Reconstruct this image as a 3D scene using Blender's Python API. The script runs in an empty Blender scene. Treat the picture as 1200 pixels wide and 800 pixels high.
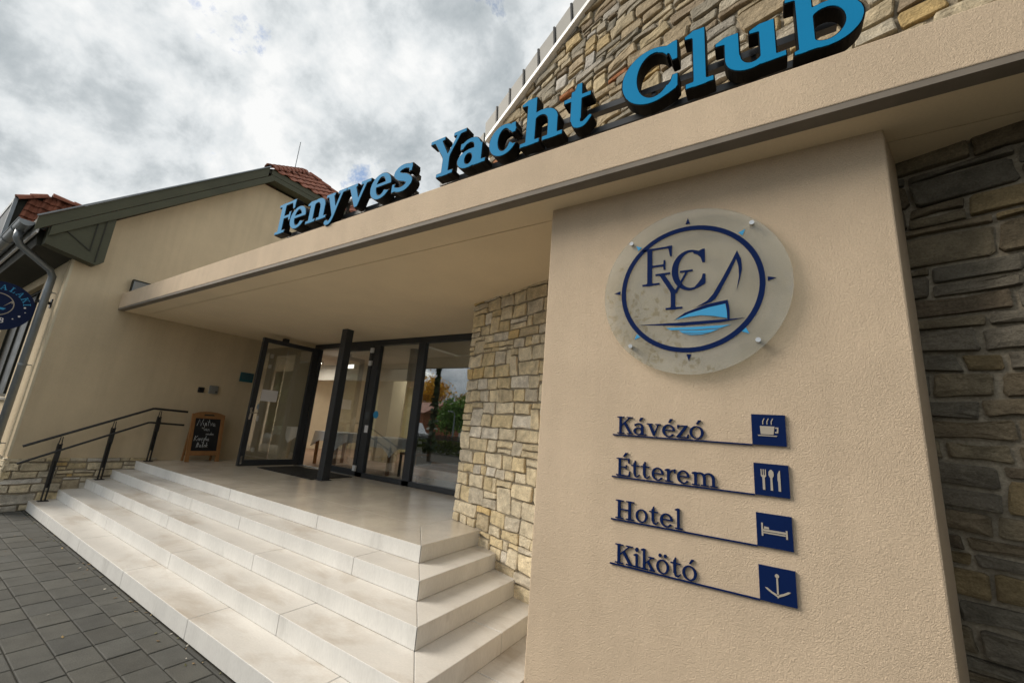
import bpy, math, random
import numpy as np
from mathutils import Vector, Matrix, noise
from mathutils.geometry import tessellate_polygon

random.seed(7)
scene = bpy.context.scene
COL = scene.collection
R = math.radians

# ------------------------------------------------------------------ camera
CAM = Vector((0.0, 0.0, 1.8314))
cd = bpy.data.cameras.new('camera')
cd.sensor_width = 36.0
cd.lens = 475.11 / 1200 * 36.0
cd.clip_start = 0.05
cd.clip_end = 3000
cam = bpy.data.objects.new('camera', cd)
COL.objects.link(cam)
_r = [[0.8460497182086182, -0.5307215307439797, 0.05034412700489162],
      [0.5274005947022923, 0.8194808822052745, -0.22427593809353108],
      [0.07777201956221788, 0.21630011674715308, 0.9732244204028082]]
cam.matrix_world = Matrix(((_r[0][0], _r[0][2], -_r[0][1], CAM.x),
                           (_r[1][0], _r[1][2], -_r[1][1], CAM.y),
                           (_r[2][0], _r[2][2], -_r[2][1], CAM.z), (0, 0, 0, 1)))
scene.camera = cam
FPX = 475.11


def project(P):
    d = (P[0] - CAM.x, P[1] - CAM.y, P[2] - CAM.z)
    c = [sum(_r[i][j] * d[i] for i in range(3)) for j in range(3)]
    if c[1] < 0.05:
        return None
    return 600 + FPX * c[0] / c[1], 400 - FPX * c[2] / c[1]


# ------------------------------------------------------------------ light
SUN_EL, SUN_AZ = R(34), R(243)         # azimuth clockwise from +Y: the sun stands behind the camera on its left
sd = bpy.data.lights.new('sun', 'SUN')
sd.energy = 2.7
sd.angle = R(32)
sd.color = (1.0, 0.91, 0.79)
sun = bpy.data.objects.new('sun', sd)
COL.objects.link(sun)
sdir = Vector((math.sin(SUN_AZ) * math.cos(SUN_EL), math.cos(SUN_AZ) * math.cos(SUN_EL), math.sin(SUN_EL)))
sun.rotation_euler = sdir.to_track_quat('Z', 'Y').to_euler()

world = bpy.data.worlds.new('World')
scene.world = world
world.use_nodes = True
wn = world.node_tree
wn.nodes.clear()


def N(nt, typ, **kw):
    n = nt.nodes.new(typ)
    for k, v in kw.items():
        setattr(n, k, v)
    return n


def wlink(a, b):
    wn.links.new(a, b)


def math_node(nt, op, a, b=None, clamp=False):
    n = nt.nodes.new('ShaderNodeMath')
    n.operation = op
    n.use_clamp = clamp
    for i, s in enumerate((a, b)):
        if s is None:
            continue
        if isinstance(s, (int, float)):
            n.inputs[i].default_value = s
        else:
            nt.links.new(s, n.inputs[i])
    return n.outputs[0]


def ramp(nt, fac, stops, interp='LINEAR'):
    n = nt.nodes.new('ShaderNodeValToRGB')
    n.color_ramp.interpolation = interp
    e = n.color_ramp.elements
    while len(e) < len(stops):
        e.new(0.5)
    for i, (p, c) in enumerate(stops):
        e[i].position = p
        e[i].color = (c[0], c[1], c[2], 1) if hasattr(c, '__len__') else (c, c, c, 1)
    nt.links.new(fac, n.inputs[0])
    return n.outputs[0]


SKY_STRENGTH = 0.10
out = N(wn, 'ShaderNodeOutputWorld')
bg = N(wn, 'ShaderNodeBackground')
bg.inputs[1].default_value = SKY_STRENGTH
wlink(bg.outputs[0], out.inputs[0])
sky = N(wn, 'ShaderNodeTexSky', sky_type='NISHITA', sun_disc=False)
sky.sun_elevation = SUN_EL
sky.sun_rotation = SUN_AZ
sky.air_density = 1.0
sky.dust_density = 1.2
tc = N(wn, 'ShaderNodeTexCoord')
sep = N(wn, 'ShaderNodeSeparateXYZ')
wlink(tc.outputs['Generated'], sep.inputs[0])
zz = math_node(wn, 'ADD', math_node(wn, 'MAXIMUM', sep.outputs[2], 0.0), 0.95)
cx = math_node(wn, 'DIVIDE', sep.outputs[0], zz)
cy = math_node(wn, 'DIVIDE', sep.outputs[1], zz)
cmb = N(wn, 'ShaderNodeCombineXYZ')
wlink(cx, cmb.inputs[0])
wlink(cy, cmb.inputs[1])


def wnoise(scale, detail, rough, dist, off):
    mp = N(wn, 'ShaderNodeMapping')
    mp.inputs['Location'].default_value = off
    wlink(cmb.outputs[0], mp.inputs[0])
    n = N(wn, 'ShaderNodeTexNoise')
    n.inputs['Scale'].default_value = scale
    n.inputs['Detail'].default_value = detail
    n.inputs['Roughness'].default_value = rough
    n.inputs['Distortion'].default_value = dist
    wlink(mp.outputs[0], n.inputs['Vector'])
    return n.outputs[0]


cover = ramp(wn, wnoise(7.5, 12, 0.66, 0.1, (3.1, 1.7, 0)), [(0.33, 0.0), (0.40, 1.0)])
shade = wnoise(10.0, 11, 0.60, 0.15, (8.3, 4.1, 2))
shade2 = wnoise(2.6, 4, 0.5, 0.1, (1.3, 7.4, 5))
shade3 = wnoise(34.0, 6, 0.62, 0.0, (2.3, 9.1, 1))
sh = math_node(wn, 'ADD', math_node(wn, 'ADD', math_node(wn, 'MULTIPLY', shade, 0.54), math_node(wn, 'MULTIPLY', shade2, 0.38)), math_node(wn, 'MULTIPLY', shade3, 0.08))
cloud = ramp(wn, sh, [(0.35, (2.7, 3.05, 3.25)), (0.44, (4.1, 4.4, 4.55)), (0.495, (5.5, 5.75, 5.85)), (0.57, (6.9, 6.95, 6.9))])
mixc = N(wn, 'ShaderNodeMix', data_type='RGBA')
skyb = N(wn, 'ShaderNodeMix', data_type='RGBA', blend_type='MULTIPLY')
skyb.inputs[0].default_value = 1.0
skyb.inputs[7].default_value = (1.25, 1.2, 1.15, 1)
wlink(sky.outputs[0], skyb.inputs[6])
wlink(cover, mixc.inputs[0])
wlink(skyb.outputs[2], mixc.inputs[6])
wlink(cloud, mixc.inputs[7])
wlink(mixc.outputs[2], bg.inputs[0])

scene.view_settings.view_transform = 'Standard'
scene.view_settings.look = 'None'
scene.view_settings.gamma = 1
scene.view_settings.use_curve_mapping = False
scene.view_settings.exposure = 0.48
scene.render.engine = 'CYCLES'
scene.cycles.max_bounces = 10
scene.cycles.transparent_max_bounces = 16

# ------------------------------------------------------------------ materials
MATS = {}


def mat(name, col, rough=0.6, spec=0.5, metal=0.0, var=0.12, vscale=3.0, grain=0.0, gscale=80.0,
        bump=0.0, bscale=60.0, bdist=0.01, bdetail=4, bdistort=0.0, dirt=None, dirtscale=1.2, dirtpos=(0.5, 0.7), attr=None,
        fine=None, stretch=None, streak=0.0):
    m = bpy.data.materials.new(name)
    m.use_nodes = True
    nt = m.node_tree
    b = nt.nodes['Principled BSDF']
    b.inputs['Roughness'].default_value = rough
    b.inputs['Metallic'].default_value = metal
    b.inputs['Specular IOR Level'].default_value = spec
    co = nt.nodes.new('ShaderNodeTexCoord').outputs['Object']
    if stretch:
        mp = nt.nodes.new('ShaderNodeMapping')
        mp.inputs['Scale'].default_value = stretch
        nt.links.new(co, mp.inputs[0])
        co = mp.outputs[0]

    def noi(scale, detail=5, rgh=0.55, dist=0.0):
        n = nt.nodes.new('ShaderNodeTexNoise')
        n.inputs['Scale'].default_value = scale
        n.inputs['Detail'].default_value = detail
        n.inputs['Roughness'].default_value = rgh
        n.inputs['Distortion'].default_value = dist
        nt.links.new(co, n.inputs['Vector'])
        return n.outputs[0]

    base = None
    if attr:
        a = nt.nodes.new('ShaderNodeAttribute')
        a.attribute_name = attr
        base = a.outputs['Color']
    else:
        rgb = nt.nodes.new('ShaderNodeRGB')
        rgb.outputs[0].default_value = (*col, 1)
        base = rgb.outputs[0]

    def mul(c, fac_out, lo, hi, p0=0.3, p1=0.7):
        f = ramp(nt, fac_out, [(p0, lo), (p1, hi)])
        mx = nt.nodes.new('ShaderNodeMix')
        mx.data_type = 'RGBA'
        mx.blend_type = 'MULTIPLY'
        mx.inputs[0].default_value = 1
        nt.links.new(c, mx.inputs[6])
        nt.links.new(f, mx.inputs[7])
        return mx.outputs[2]

    if var:
        base = mul(base, noi(vscale, 6, 0.6), 1 - var, 1 + var)
    if streak:
        mp2 = nt.nodes.new('ShaderNodeMapping')
        mp2.inputs['Scale'].default_value = (7, 7, .45)
        nt.links.new(co, mp2.inputs[0])
        n2 = nt.nodes.new('ShaderNodeTexNoise')
        n2.inputs['Scale'].default_value = 1.0
        n2.inputs['Detail'].default_value = 6
        nt.links.new(mp2.outputs[0], n2.inputs['Vector'])
        base = mul(base, n2.outputs[0], 1 - streak, 1 + streak * .4, .32, .58)
    if grain:
        base = mul(base, noi(gscale, 3, 0.6), 1 - grain, 1 + grain)
    if dirt:
        mx = nt.nodes.new('ShaderNodeMix')
        mx.data_type = 'RGBA'
        f = ramp(nt, noi(dirtscale, 7, 0.65, 0.4), [(dirtpos[0], 0.0), (dirtpos[1], 0.75)])
        nt.links.new(f, mx.inputs[0])
        nt.links.new(base, mx.inputs[6])
        mx.inputs[7].default_value = (*dirt, 1)
        base = mx.outputs[2]
    nt.links.new(base, b.inputs['Base Color'])
    if bump:
        bn = nt.nodes.new('ShaderNodeBump')
        bn.inputs['Strength'].default_value = bump
        bn.inputs['Distance'].default_value = bdist
        h = noi(bscale, bdetail, 0.6, bdistort)
        if fine:
            h = math_node(nt, 'ADD', h, math_node(nt, 'MULTIPLY', noi(fine, 2), 0.3))
        nt.links.new(h, bn.inputs['Height'])
        nt.links.new(bn.outputs[0], b.inputs['Normal'])
    if rough < 0.6 and not metal:
        rr = ramp(nt, noi(vscale * 1.7, 5), [(0.25, max(0.02, rough - rough * .15)), (0.75, rough * 1.3)])
        nt.links.new(rr, b.inputs['Roughness'])
    MATS[name] = m
    return m


mat('plaster', (0.64, 0.51, 0.37), 0.92, 0.25, var=0.07, vscale=1.6, grain=0.07, gscale=140, bump=0.9, bscale=84, bdist=0.0065, bdistort=2.0,
    dirt=(0.47, 0.36, 0.25), dirtscale=0.9, dirtpos=(0.55, 0.9), streak=.035)
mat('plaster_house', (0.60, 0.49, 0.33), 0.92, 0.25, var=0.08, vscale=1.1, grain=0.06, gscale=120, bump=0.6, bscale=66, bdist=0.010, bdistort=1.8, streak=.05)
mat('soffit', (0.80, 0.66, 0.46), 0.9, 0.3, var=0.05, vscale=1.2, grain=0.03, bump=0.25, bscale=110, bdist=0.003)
mat('drip', (0.19, 0.165, 0.135), 0.7, 0.4, var=0.15, vscale=4)
mat('concrete', (0.65, 0.625, 0.58), 0.5, 0.5, var=0.10, vscale=2.2, grain=0.05, gscale=60, bump=0.15, bscale=90, bdist=0.002,
    dirt=(0.36, 0.29, 0.21), dirtscale=1.5, dirtpos=(0.50, 0.74), stretch=(0.7, 1.3, 1))
mat('riser', (0.71, 0.70, 0.67), 0.55, 0.5, var=0.08, vscale=3.2, grain=0.05, gscale=70, bump=0.15, bscale=90, bdist=0.002,
    dirt=(0.44, 0.43, 0.40), dirtscale=2.6, dirtpos=(0.58, 0.80), stretch=(1, 1, 0.35))
mat('terrace', (0.60, 0.545, 0.46), 0.20, 0.6, var=0.14, vscale=1.6, grain=0.05, gscale=40)
mat('core', (0.06, 0.055, 0.05), 0.95, 0.1)
mat('stone', (0.5, 0.4, 0.25), 0.88, 0.25, attr='tint', var=0.30, vscale=11, grain=0.22, gscale=120, bump=1.0, bscale=30, bdist=0.016, bdetail=14)
mat('mortar', (0.31, 0.27, 0.205), 0.95, 0.1, var=0.2, vscale=8, grain=0.2, bump=0.8, bscale=60, bdist=0.01)
mat('paver', (0.105, 0.102, 0.092), 0.85, 0.3, attr='tint', var=0.16, vscale=5, grain=0.22, gscale=130, bump=0.5, bscale=160, bdist=0.003)
mat('sand_joint', (0.05, 0.048, 0.04), 0.95, 0.1, var=0.2, vscale=9)
mat('anthracite', (0.030, 0.034, 0.040), 0.38, 0.5, var=0.06, vscale=6)
mat('black_metal', (0.010, 0.011, 0.012), 0.45, 0.5, var=0.1, vscale=6)
mat('zinc', (0.24, 0.265, 0.285), 0.42, 0.5, metal=0.55, var=0.12, vscale=4)
mat('verge_grey', (0.21, 0.21, 0.195), 0.6, 0.4, var=0.10, vscale=3.5, grain=0.05)
mat('white_metal', (0.72, 0.73, 0.74), 0.4, 0.5, var=0.04)
mat('green_wood', (0.064, 0.066, 0.038), 0.6, 0.4, var=0.14, vscale=2, grain=0.08, gscale=50, bump=0.2, bscale=60, bdist=0.003, stretch=(1, 0.4, 1))
mat('dark_wood', (0.035, 0.036, 0.028), 0.75, 0.3, var=0.15)
mat('tile', (0.235, 0.085, 0.050), 0.8, 0.3, var=0.28, vscale=7, grain=0.12, gscale=60, bump=0.3, bscale=60, bdist=0.004)
mat('letter_blue', (0.008, 0.23, 0.48), 0.6, 0.07, var=0.03, vscale=3)
mat('letter_black', (0.004, 0.004, 0.004), 0.6, 0.12, var=0.1)
mat('navy', (0.004, 0.015, 0.075), 0.6, 0.06, var=0.05)
mat('sign_blue', (0.004, 0.013, 0.055), 0.5, 0.2, var=0.05)
mat('light_blue', (0.03, 0.30, 0.58), 0.4, 0.5, var=0.03)
mat('picto', (0.40, 0.36, 0.30), 0.7, 0.3, var=0.05)
mat('steel', (0.6, 0.6, 0.6), 0.25, 0.5, metal=1.0, var=0.04)
mat('oak', (0.30, 0.145, 0.052), 0.5, 0.4, var=0.2, vscale=4, grain=0.12, gscale=40, bump=0.15, bscale=40, bdist=0.002, stretch=(1, 1, 0.2))
mat('slate', (0.016, 0.016, 0.017), 0.75, 0.3, var=0.3, vscale=5)
mat('chalk', (0.55, 0.56, 0.55), 0.95, 0.1, var=0.3, vscale=30)
mat('teal', (0.012, 0.10, 0.13), 0.4, 0.5, var=0.05)
mat('paper', (0.78, 0.77, 0.78), 0.8, 0.3, var=0.02)
mat('mat_rubber', (0.045, 0.043, 0.04), 0.95, 0.1, var=0.25, vscale=12, bump=0.6, bscale=200, bdist=0.006)
mat('cream', (0.60, 0.53, 0.39), 0.9, 0.2, var=0.05)
mat('room_wall', (0.66, 0.56, 0.41), 0.9, 0.2, var=0.06)
mat('room_ceiling', (0.60, 0.58, 0.53), 0.9, 0.2, var=0.05)
mat('room_floor', (0.34, 0.22, 0.16), 0.35, 0.5, var=0.2, vscale=2)
mat('cloth', (0.88, 0.88, 0.89), 0.9, 0.2, var=0.04)
mat('leather', (0.22, 0.09, 0.03), 0.4, 0.5, var=0.3, vscale=5)
mat('asphalt', (0.05, 0.05, 0.052), 0.9, 0.3, var=0.15, vscale=2, grain=0.2, gscale=200)
mat('ground', (0.10, 0.10, 0.085), 0.95, 0.2, var=0.25, vscale=0.4)
mat('bark', (0.09, 0.07, 0.05), 0.95, 0.1, var=0.25, vscale=6, bump=0.8, bscale=20, bdist=0.02)
mat('leaf_green', (0.065, 0.115, 0.03), 0.7, 0.3, attr='tint', var=0.0)
mat('leaf_ochre', (0.3, 0.16, 0.02), 0.7, 0.3, attr='tint', var=0.0)
mat('red_render', (0.34, 0.13, 0.07), 0.9, 0.2, var=0.1)
mat('car_white', (0.75, 0.75, 0.75), 0.25, 0.5, var=0.0)
mat('tyre', (0.02, 0.02, 0.02), 0.9, 0.2, var=0.1)
mat('dark_glass', (0.010, 0.010, 0.007), 0.3, 0.12, var=0.0)
mat('curtain_dark', (0.05, 0.045, 0.03), 0.9, 0.2, var=0.2, vscale=8, stretch=(1, 1, 0.1))
mat('solar', (0.10, 0.115, 0.125), 0.2, 0.6, var=0.1)


def glass_mat(name, tint, haze=0.0, hazecol=(0.6, 0.6, 0.58), boost=1.0):
    m = bpy.data.materials.new(name)
    m.use_nodes = True
    nt = m.node_tree
    nt.nodes.clear()
    o = N(nt, 'ShaderNodeOutputMaterial')
    tr = N(nt, 'ShaderNodeBsdfTransparent')
    tr.inputs[0].default_value = (*tint, 1)
    gl = N(nt, 'ShaderNodeBsdfGlossy')
    gl.inputs['Roughness'].default_value = 0.012
    gl.inputs[0].default_value = (0.95, 0.97, 1, 1)
    lw = N(nt, 'ShaderNodeLayerWeight')      # Schlick, the same from both sides of the sheet
    lw.inputs[0].default_value = 0.5
    f5 = math_node(nt, 'POWER', lw.outputs['Facing'], 5.0)
    f = math_node(nt, 'ADD', math_node(nt, 'MULTIPLY', f5, 0.9), 0.042)
    f = math_node(nt, 'MULTIPLY', f, boost, clamp=True)
    mx = N(nt, 'ShaderNodeMixShader')
    nt.links.new(f, mx.inputs[0])
    base = tr.outputs[0]
    if haze:
        df = N(nt, 'ShaderNodeBsdfDiffuse')
        df.inputs[0].default_value = (*hazecol, 1)
        no = N(nt, 'ShaderNodeTexNoise')
        no.inputs['Scale'].default_value = 3.5
        no.inputs['Detail'].default_value = 7
        tcn = N(nt, 'ShaderNodeTexCoord')
        nt.links.new(tcn.outputs['Object'], no.inputs['Vector'])
        hz = ramp(nt, no.outputs[0], [(0.35, haze * 0.75), (0.65, haze * 1.25)])
        m2 = N(nt, 'ShaderNodeMixShader')
        nt.links.new(hz, m2.inputs[0])
        nt.links.new(base, m2.inputs[1])
        nt.links.new(df.outputs[0], m2.inputs[2])
        base = m2.outputs[0]
    nt.links.new(base, mx.inputs[1])
    nt.links.new(gl.outputs[0], mx.inputs[2])
    nt.links.new(mx.outputs[0], o.inputs[0])
    MATS[name] = m


glass_mat('glass', (0.95, 0.97, 0.96), boost=5.6)
m = bpy.data.materials.new('curtain_cloth')
m.use_nodes = True
_nt = m.node_tree
_nt.nodes.clear()
_o, _d, _t, _m = N(_nt, 'ShaderNodeOutputMaterial'), N(_nt, 'ShaderNodeBsdfDiffuse'), N(_nt, 'ShaderNodeBsdfTranslucent'), N(_nt, 'ShaderNodeMixShader')
_d.inputs[0].default_value = (0.70, 0.64, 0.44, 1)
_t.inputs[0].default_value = (0.72, 0.66, 0.42, 1)
_m.inputs[0].default_value = 0.7
_nt.links.new(_d.outputs[0], _m.inputs[1])
_nt.links.new(_t.outputs[0], _m.inputs[2])
_nt.links.new(_m.outputs[0], _o.inputs[0])
MATS['curtain_cloth'] = m
m = bpy.data.materials.new('lamp_panel')
m.use_nodes = True
m.node_tree.nodes['Principled BSDF'].inputs['Base Color'].default_value = (.8, .8, .78, 1)
m.node_tree.nodes['Principled BSDF'].inputs['Emission Color'].default_value = (1.0, .93, .80, 1)
m.node_tree.nodes['Principled BSDF'].inputs['Emission Strength'].default_value = 16
MATS['lamp_panel'] = m
m = m.copy()
m.name = 'lamp_panel_dim'
m.node_tree.nodes['Principled BSDF'].inputs['Emission Strength'].default_value = 2.2
MATS['lamp_panel_dim'] = m
glass_mat('acrylic', (0.86, 0.88, 0.86), haze=0.15, hazecol=(0.68, 0.62, 0.51), boost=1.15)

# ------------------------------------------------------------------ helpers


def children_of(o):
    return [c for c in bpy.data.objects if c.parent == o]


def tag(o, label=None, cat=None, group=None, kind=None):
    if label:
        o['label'] = label
    if cat:
        o['category'] = cat
    if group:
        o['group'] = group
    if kind:
        o['kind'] = kind
    return o


def thing(name, label, cat, loc=(0, 0, 0), rz=0.0, group=None):
    o = bpy.data.objects.new(name, None)
    COL.objects.link(o)
    o.empty_display_size = 0.1
    o.location = loc
    o.rotation_euler = (0, 0, rz)
    return tag(o, label, cat, group)


def meshobj(name, me, m=None, parent=None):
    o = bpy.data.objects.new(name, me)
    COL.objects.link(o)
    if m is not None and not me.materials:
        me.materials.append(MATS[m] if isinstance(m, str) else m)
    if parent:
        o.parent = parent
    return o


class MB:
    """collects shapes and links them as one mesh object"""

    def __init__(s):
        s.v, s.f, s.t, s.sm = [], [], [], False

    def add(s, vs, fs, tint=None):
        o = len(s.v)
        s.v += [tuple(q) for q in vs]
        s.f += [tuple(i + o for i in f) for f in fs]
        s.t += [tint or (1, 1, 1)] * len(vs)
        return s

    def box(s, x0, y0, z0, x1, y1, z1, tint=None):
        return s.prism([(x0, y0), (x1, y0), (x1, y1), (x0, y1)], z0, z1, tint)

    def prism(s, poly, z0, z1, tint=None):
        n = len(poly)
        a = sum(poly[i][0] * poly[(i + 1) % n][1] - poly[(i + 1) % n][0] * poly[i][1] for i in range(n))
        if a < 0:
            poly = poly[::-1]
        vs = [(x, y, z0) for x, y in poly] + [(x, y, z1) for x, y in poly]
        fs = [tuple(range(n))[::-1], tuple(range(n, 2 * n))]
        fs += [(i, (i + 1) % n, n + (i + 1) % n, n + i) for i in range(n)]
        return s.add(vs, fs, tint)

    def sweep(s, poly, fr0, fr1):
        """poly extruded between two mapping functions (a,b)->xyz"""
        n = len(poly)
        vs = [fr0(a, b) for a, b in poly] + [fr1(a, b) for a, b in poly]
        fs = [tuple(range(n))[::-1], tuple(range(n, 2 * n))]
        fs += [(i, (i + 1) % n, n + (i + 1) % n, n + i) for i in range(n)]
        s.add(vs, fs)
        s.fix = True
        return s

    def bar(s, p, q, w, h=None, up=(0, 0, 1)):
        p, q = Vector(p), Vector(q)
        h = h or w
        d = (q - p).normalized()
        u = Vector(up)
        if abs(d.dot(u)) > 0.95:
            u = Vector((0, 1, 0))
        a = d.cross(u).normalized() * (w / 2)
        b = a.normalized().cross(d).normalized() * (h / 2)
        vs = [p - a - b, p + a - b, p + a + b, p - a + b, q - a - b, q + a - b, q + a + b, q - a + b]
        s.add(vs, [(3, 2, 1, 0), (4, 5, 6, 7), (0, 1, 5, 4), (1, 2, 6, 5), (2, 3, 7, 6), (3, 0, 4, 7)])
        s.fix = True
        return s

    def tube(s, pts, rad, seg=8, cap=True):
        pts = [Vector(q) for q in pts]
        rads = rad if hasattr(rad, '__len__') else [rad] * len(pts)
        rings = []
        prev = None
        o = len(s.v)
        vs, fs = [], []
        for i, q in enumerate(pts):
            d = (pts[min(i + 1, len(pts) - 1)] - pts[max(i - 1, 0)]).normalized()
            if prev is None:
                u = d.orthogonal().normalized()
            else:
                u = (prev - d * prev.dot(d)).normalized()
            prev = u
            w = d.cross(u)
            for k in range(seg):
                a = 2 * math.pi * k / seg
                vs.append(q + (u * math.cos(a) + w * math.sin(a)) * rads[i])
        for i in range(len(pts) - 1):
            for k in range(seg):
                k2 = (k + 1) % seg
                fs.append((i * seg + k, i * seg + k2, (i + 1) * seg + k2, (i + 1) * seg + k))
        if cap:
            fs.append(tuple(range(seg))[::-1])
            fs.append(tuple((len(pts) - 1) * seg + k for k in range(seg)))
        return s.add(vs, fs)

    def build(s, name, m, parent=None, smooth=False, tint=False, bevel=0.0):
        me = bpy.data.meshes.new(name)
        me.from_pydata(s.v, [], s.f)
        if getattr(s, 'fix', False):
            import bmesh
            bm = bmesh.new()
            bm.from_mesh(me)
            bmesh.ops.recalc_face_normals(bm, faces=bm.faces)
            bm.to_mesh(me)
            bm.free()
        me.update()
        if tint:
            at = me.attributes.new('tint', 'FLOAT_COLOR', 'POINT')
            flat = np.ones((len(s.v), 4), dtype=np.float32)
            flat[:, :3] = np.array(s.t, dtype=np.float32)
            at.data.foreach_set('color', flat.ravel())
        if smooth:
            me.polygons.foreach_set('use_smooth', [True] * len(me.polygons))
        o = meshobj(name, me, m, parent)
        if bevel:
            b = o.modifiers.new('bevel', 'BEVEL')
            b.width = bevel
            b.segments = 2
            b.limit_method = 'ANGLE'
        return o


def xz_plate(name, poly, y0, y1, m, parent, bevel=0.0):
    """a plate outlined in x,z with its front at y0 and its back at y1"""
    mb = MB()
    mb.sweep(poly, lambda a, b: (a, y0, b), lambda a, b: (a, y1, b))
    return mb.build(name, m, parent, bevel=bevel)


def yz_plate(name, poly, x0, x1, m, parent, bevel=0.0):
    mb = MB()
    mb.sweep(poly, lambda a, b: (x0, a, b), lambda a, b: (x1, a, b))
    return mb.build(name, m, parent, bevel=bevel)


def clip_poly(poly, f):
    """keep the side where f(u, v) >= 0"""
    outp = []
    n = len(poly)
    for i in range(n):
        a, b = poly[i], poly[(i + 1) % n]
        fa, fb = f(*a), f(*b)
        if fa >= 0:
            outp.append(a)
        if fa * fb < 0:
            t = fa / (fa - fb)
            outp.append((a[0] + (b[0] - a[0]) * t, a[1] + (b[1] - a[1]) * t))
    return outp


# ------------------------------------------------------------------ lettering: serif glyphs from distance fields
GS = 0.0125
GX, GY = np.meshgrid(np.arange(-0.2, 1.5, GS), np.arange(-0.45, 1.5, GS))


def s_rect(x0, y0, x1, y1):
    dx = np.maximum(x0 - GX, GX - x1)
    dy = np.maximum(y0 - GY, GY - y1)
    return np.minimum(np.maximum(dx, dy), 0) + np.hypot(np.maximum(dx, 0), np.maximum(dy, 0))


def s_poly(pts):
    d = np.full(GX.shape, 1e9)
    inside = np.zeros(GX.shape, bool)
    n = len(pts)
    for i in range(n):
        (ax, ay), (bx, by) = pts[i], pts[(i + 1) % n]
        ex, ey = bx - ax, by - ay
        t = np.clip(((GX - ax) * ex + (GY - ay) * ey) / (ex * ex + ey * ey), 0, 1)
        d = np.minimum(d, np.hypot(GX - ax - t * ex, GY - ay - t * ey))
        c = ((ay > GY) != (by > GY))
        with np.errstate(divide='ignore', invalid='ignore'):
            xi = (bx - ax) * (GY - ay) / (by - ay if by != ay else 1e-9) + ax
        inside ^= (c & (GX < xi))
    return np.where(inside, -d, d)


def s_ell(cx, cy, rx, ry):
    k = np.hypot((GX - cx) / rx, (GY - cy) / ry)
    return (k - 1) * min(rx, ry)


def s_ring(cx, cy, rx, ry, ix, iy, dx=0.0):
    return np.maximum(s_ell(cx, cy, rx, ry), -s_ell(cx + dx, cy, ix, iy))


def s_stroke(pts, r0, r1=None, rm=None):
    """a smooth stroke through control points, its radius going r0 > rm > r1"""
    r1 = r0 if r1 is None else r1
    rm = (r0 + r1) / 2 if rm is None else rm
    P = []
    ext = [pts[0]] + list(pts) + [pts[-1]]
    for i in range(1, len(ext) - 2):
        p0, p1, p2, p3 = [np.array(q, float) for q in ext[i - 1:i + 3]]
        for t in np.linspace(0, 1, 14, endpoint=False):
            P.append(0.5 * (2 * p1 + (p2 - p0) * t + (2 * p0 - 5 * p1 + 4 * p2 - p3) * t * t + (3 * p1 - p0 - 3 * p2 + p3) * t ** 3))
    P.append(np.array(pts[-1], float))
    d = np.full(GX.shape, 1e9)
    n = len(P) - 1
    for i, q in enumerate(P):
        t = i / n
        r = r0 + (rm - r0) * t * 2 if t < 0.5 else rm + (r1 - rm) * (t - 0.5) * 2
        d = np.minimum(d, np.hypot(GX - q[0], GY - q[1]) - r)
    return d


def U(*a, k=0.035):
    d = a[0]
    for b in a[1:]:
        h = np.clip(0.5 + 0.5 * (b - d) / k, 0, 1)
        d = b * (1 - h) + d * h - k * h * (1 - h)
    return d


def CUT(a, b):
    return np.maximum(a, -b)


XH = 0.68


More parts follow.
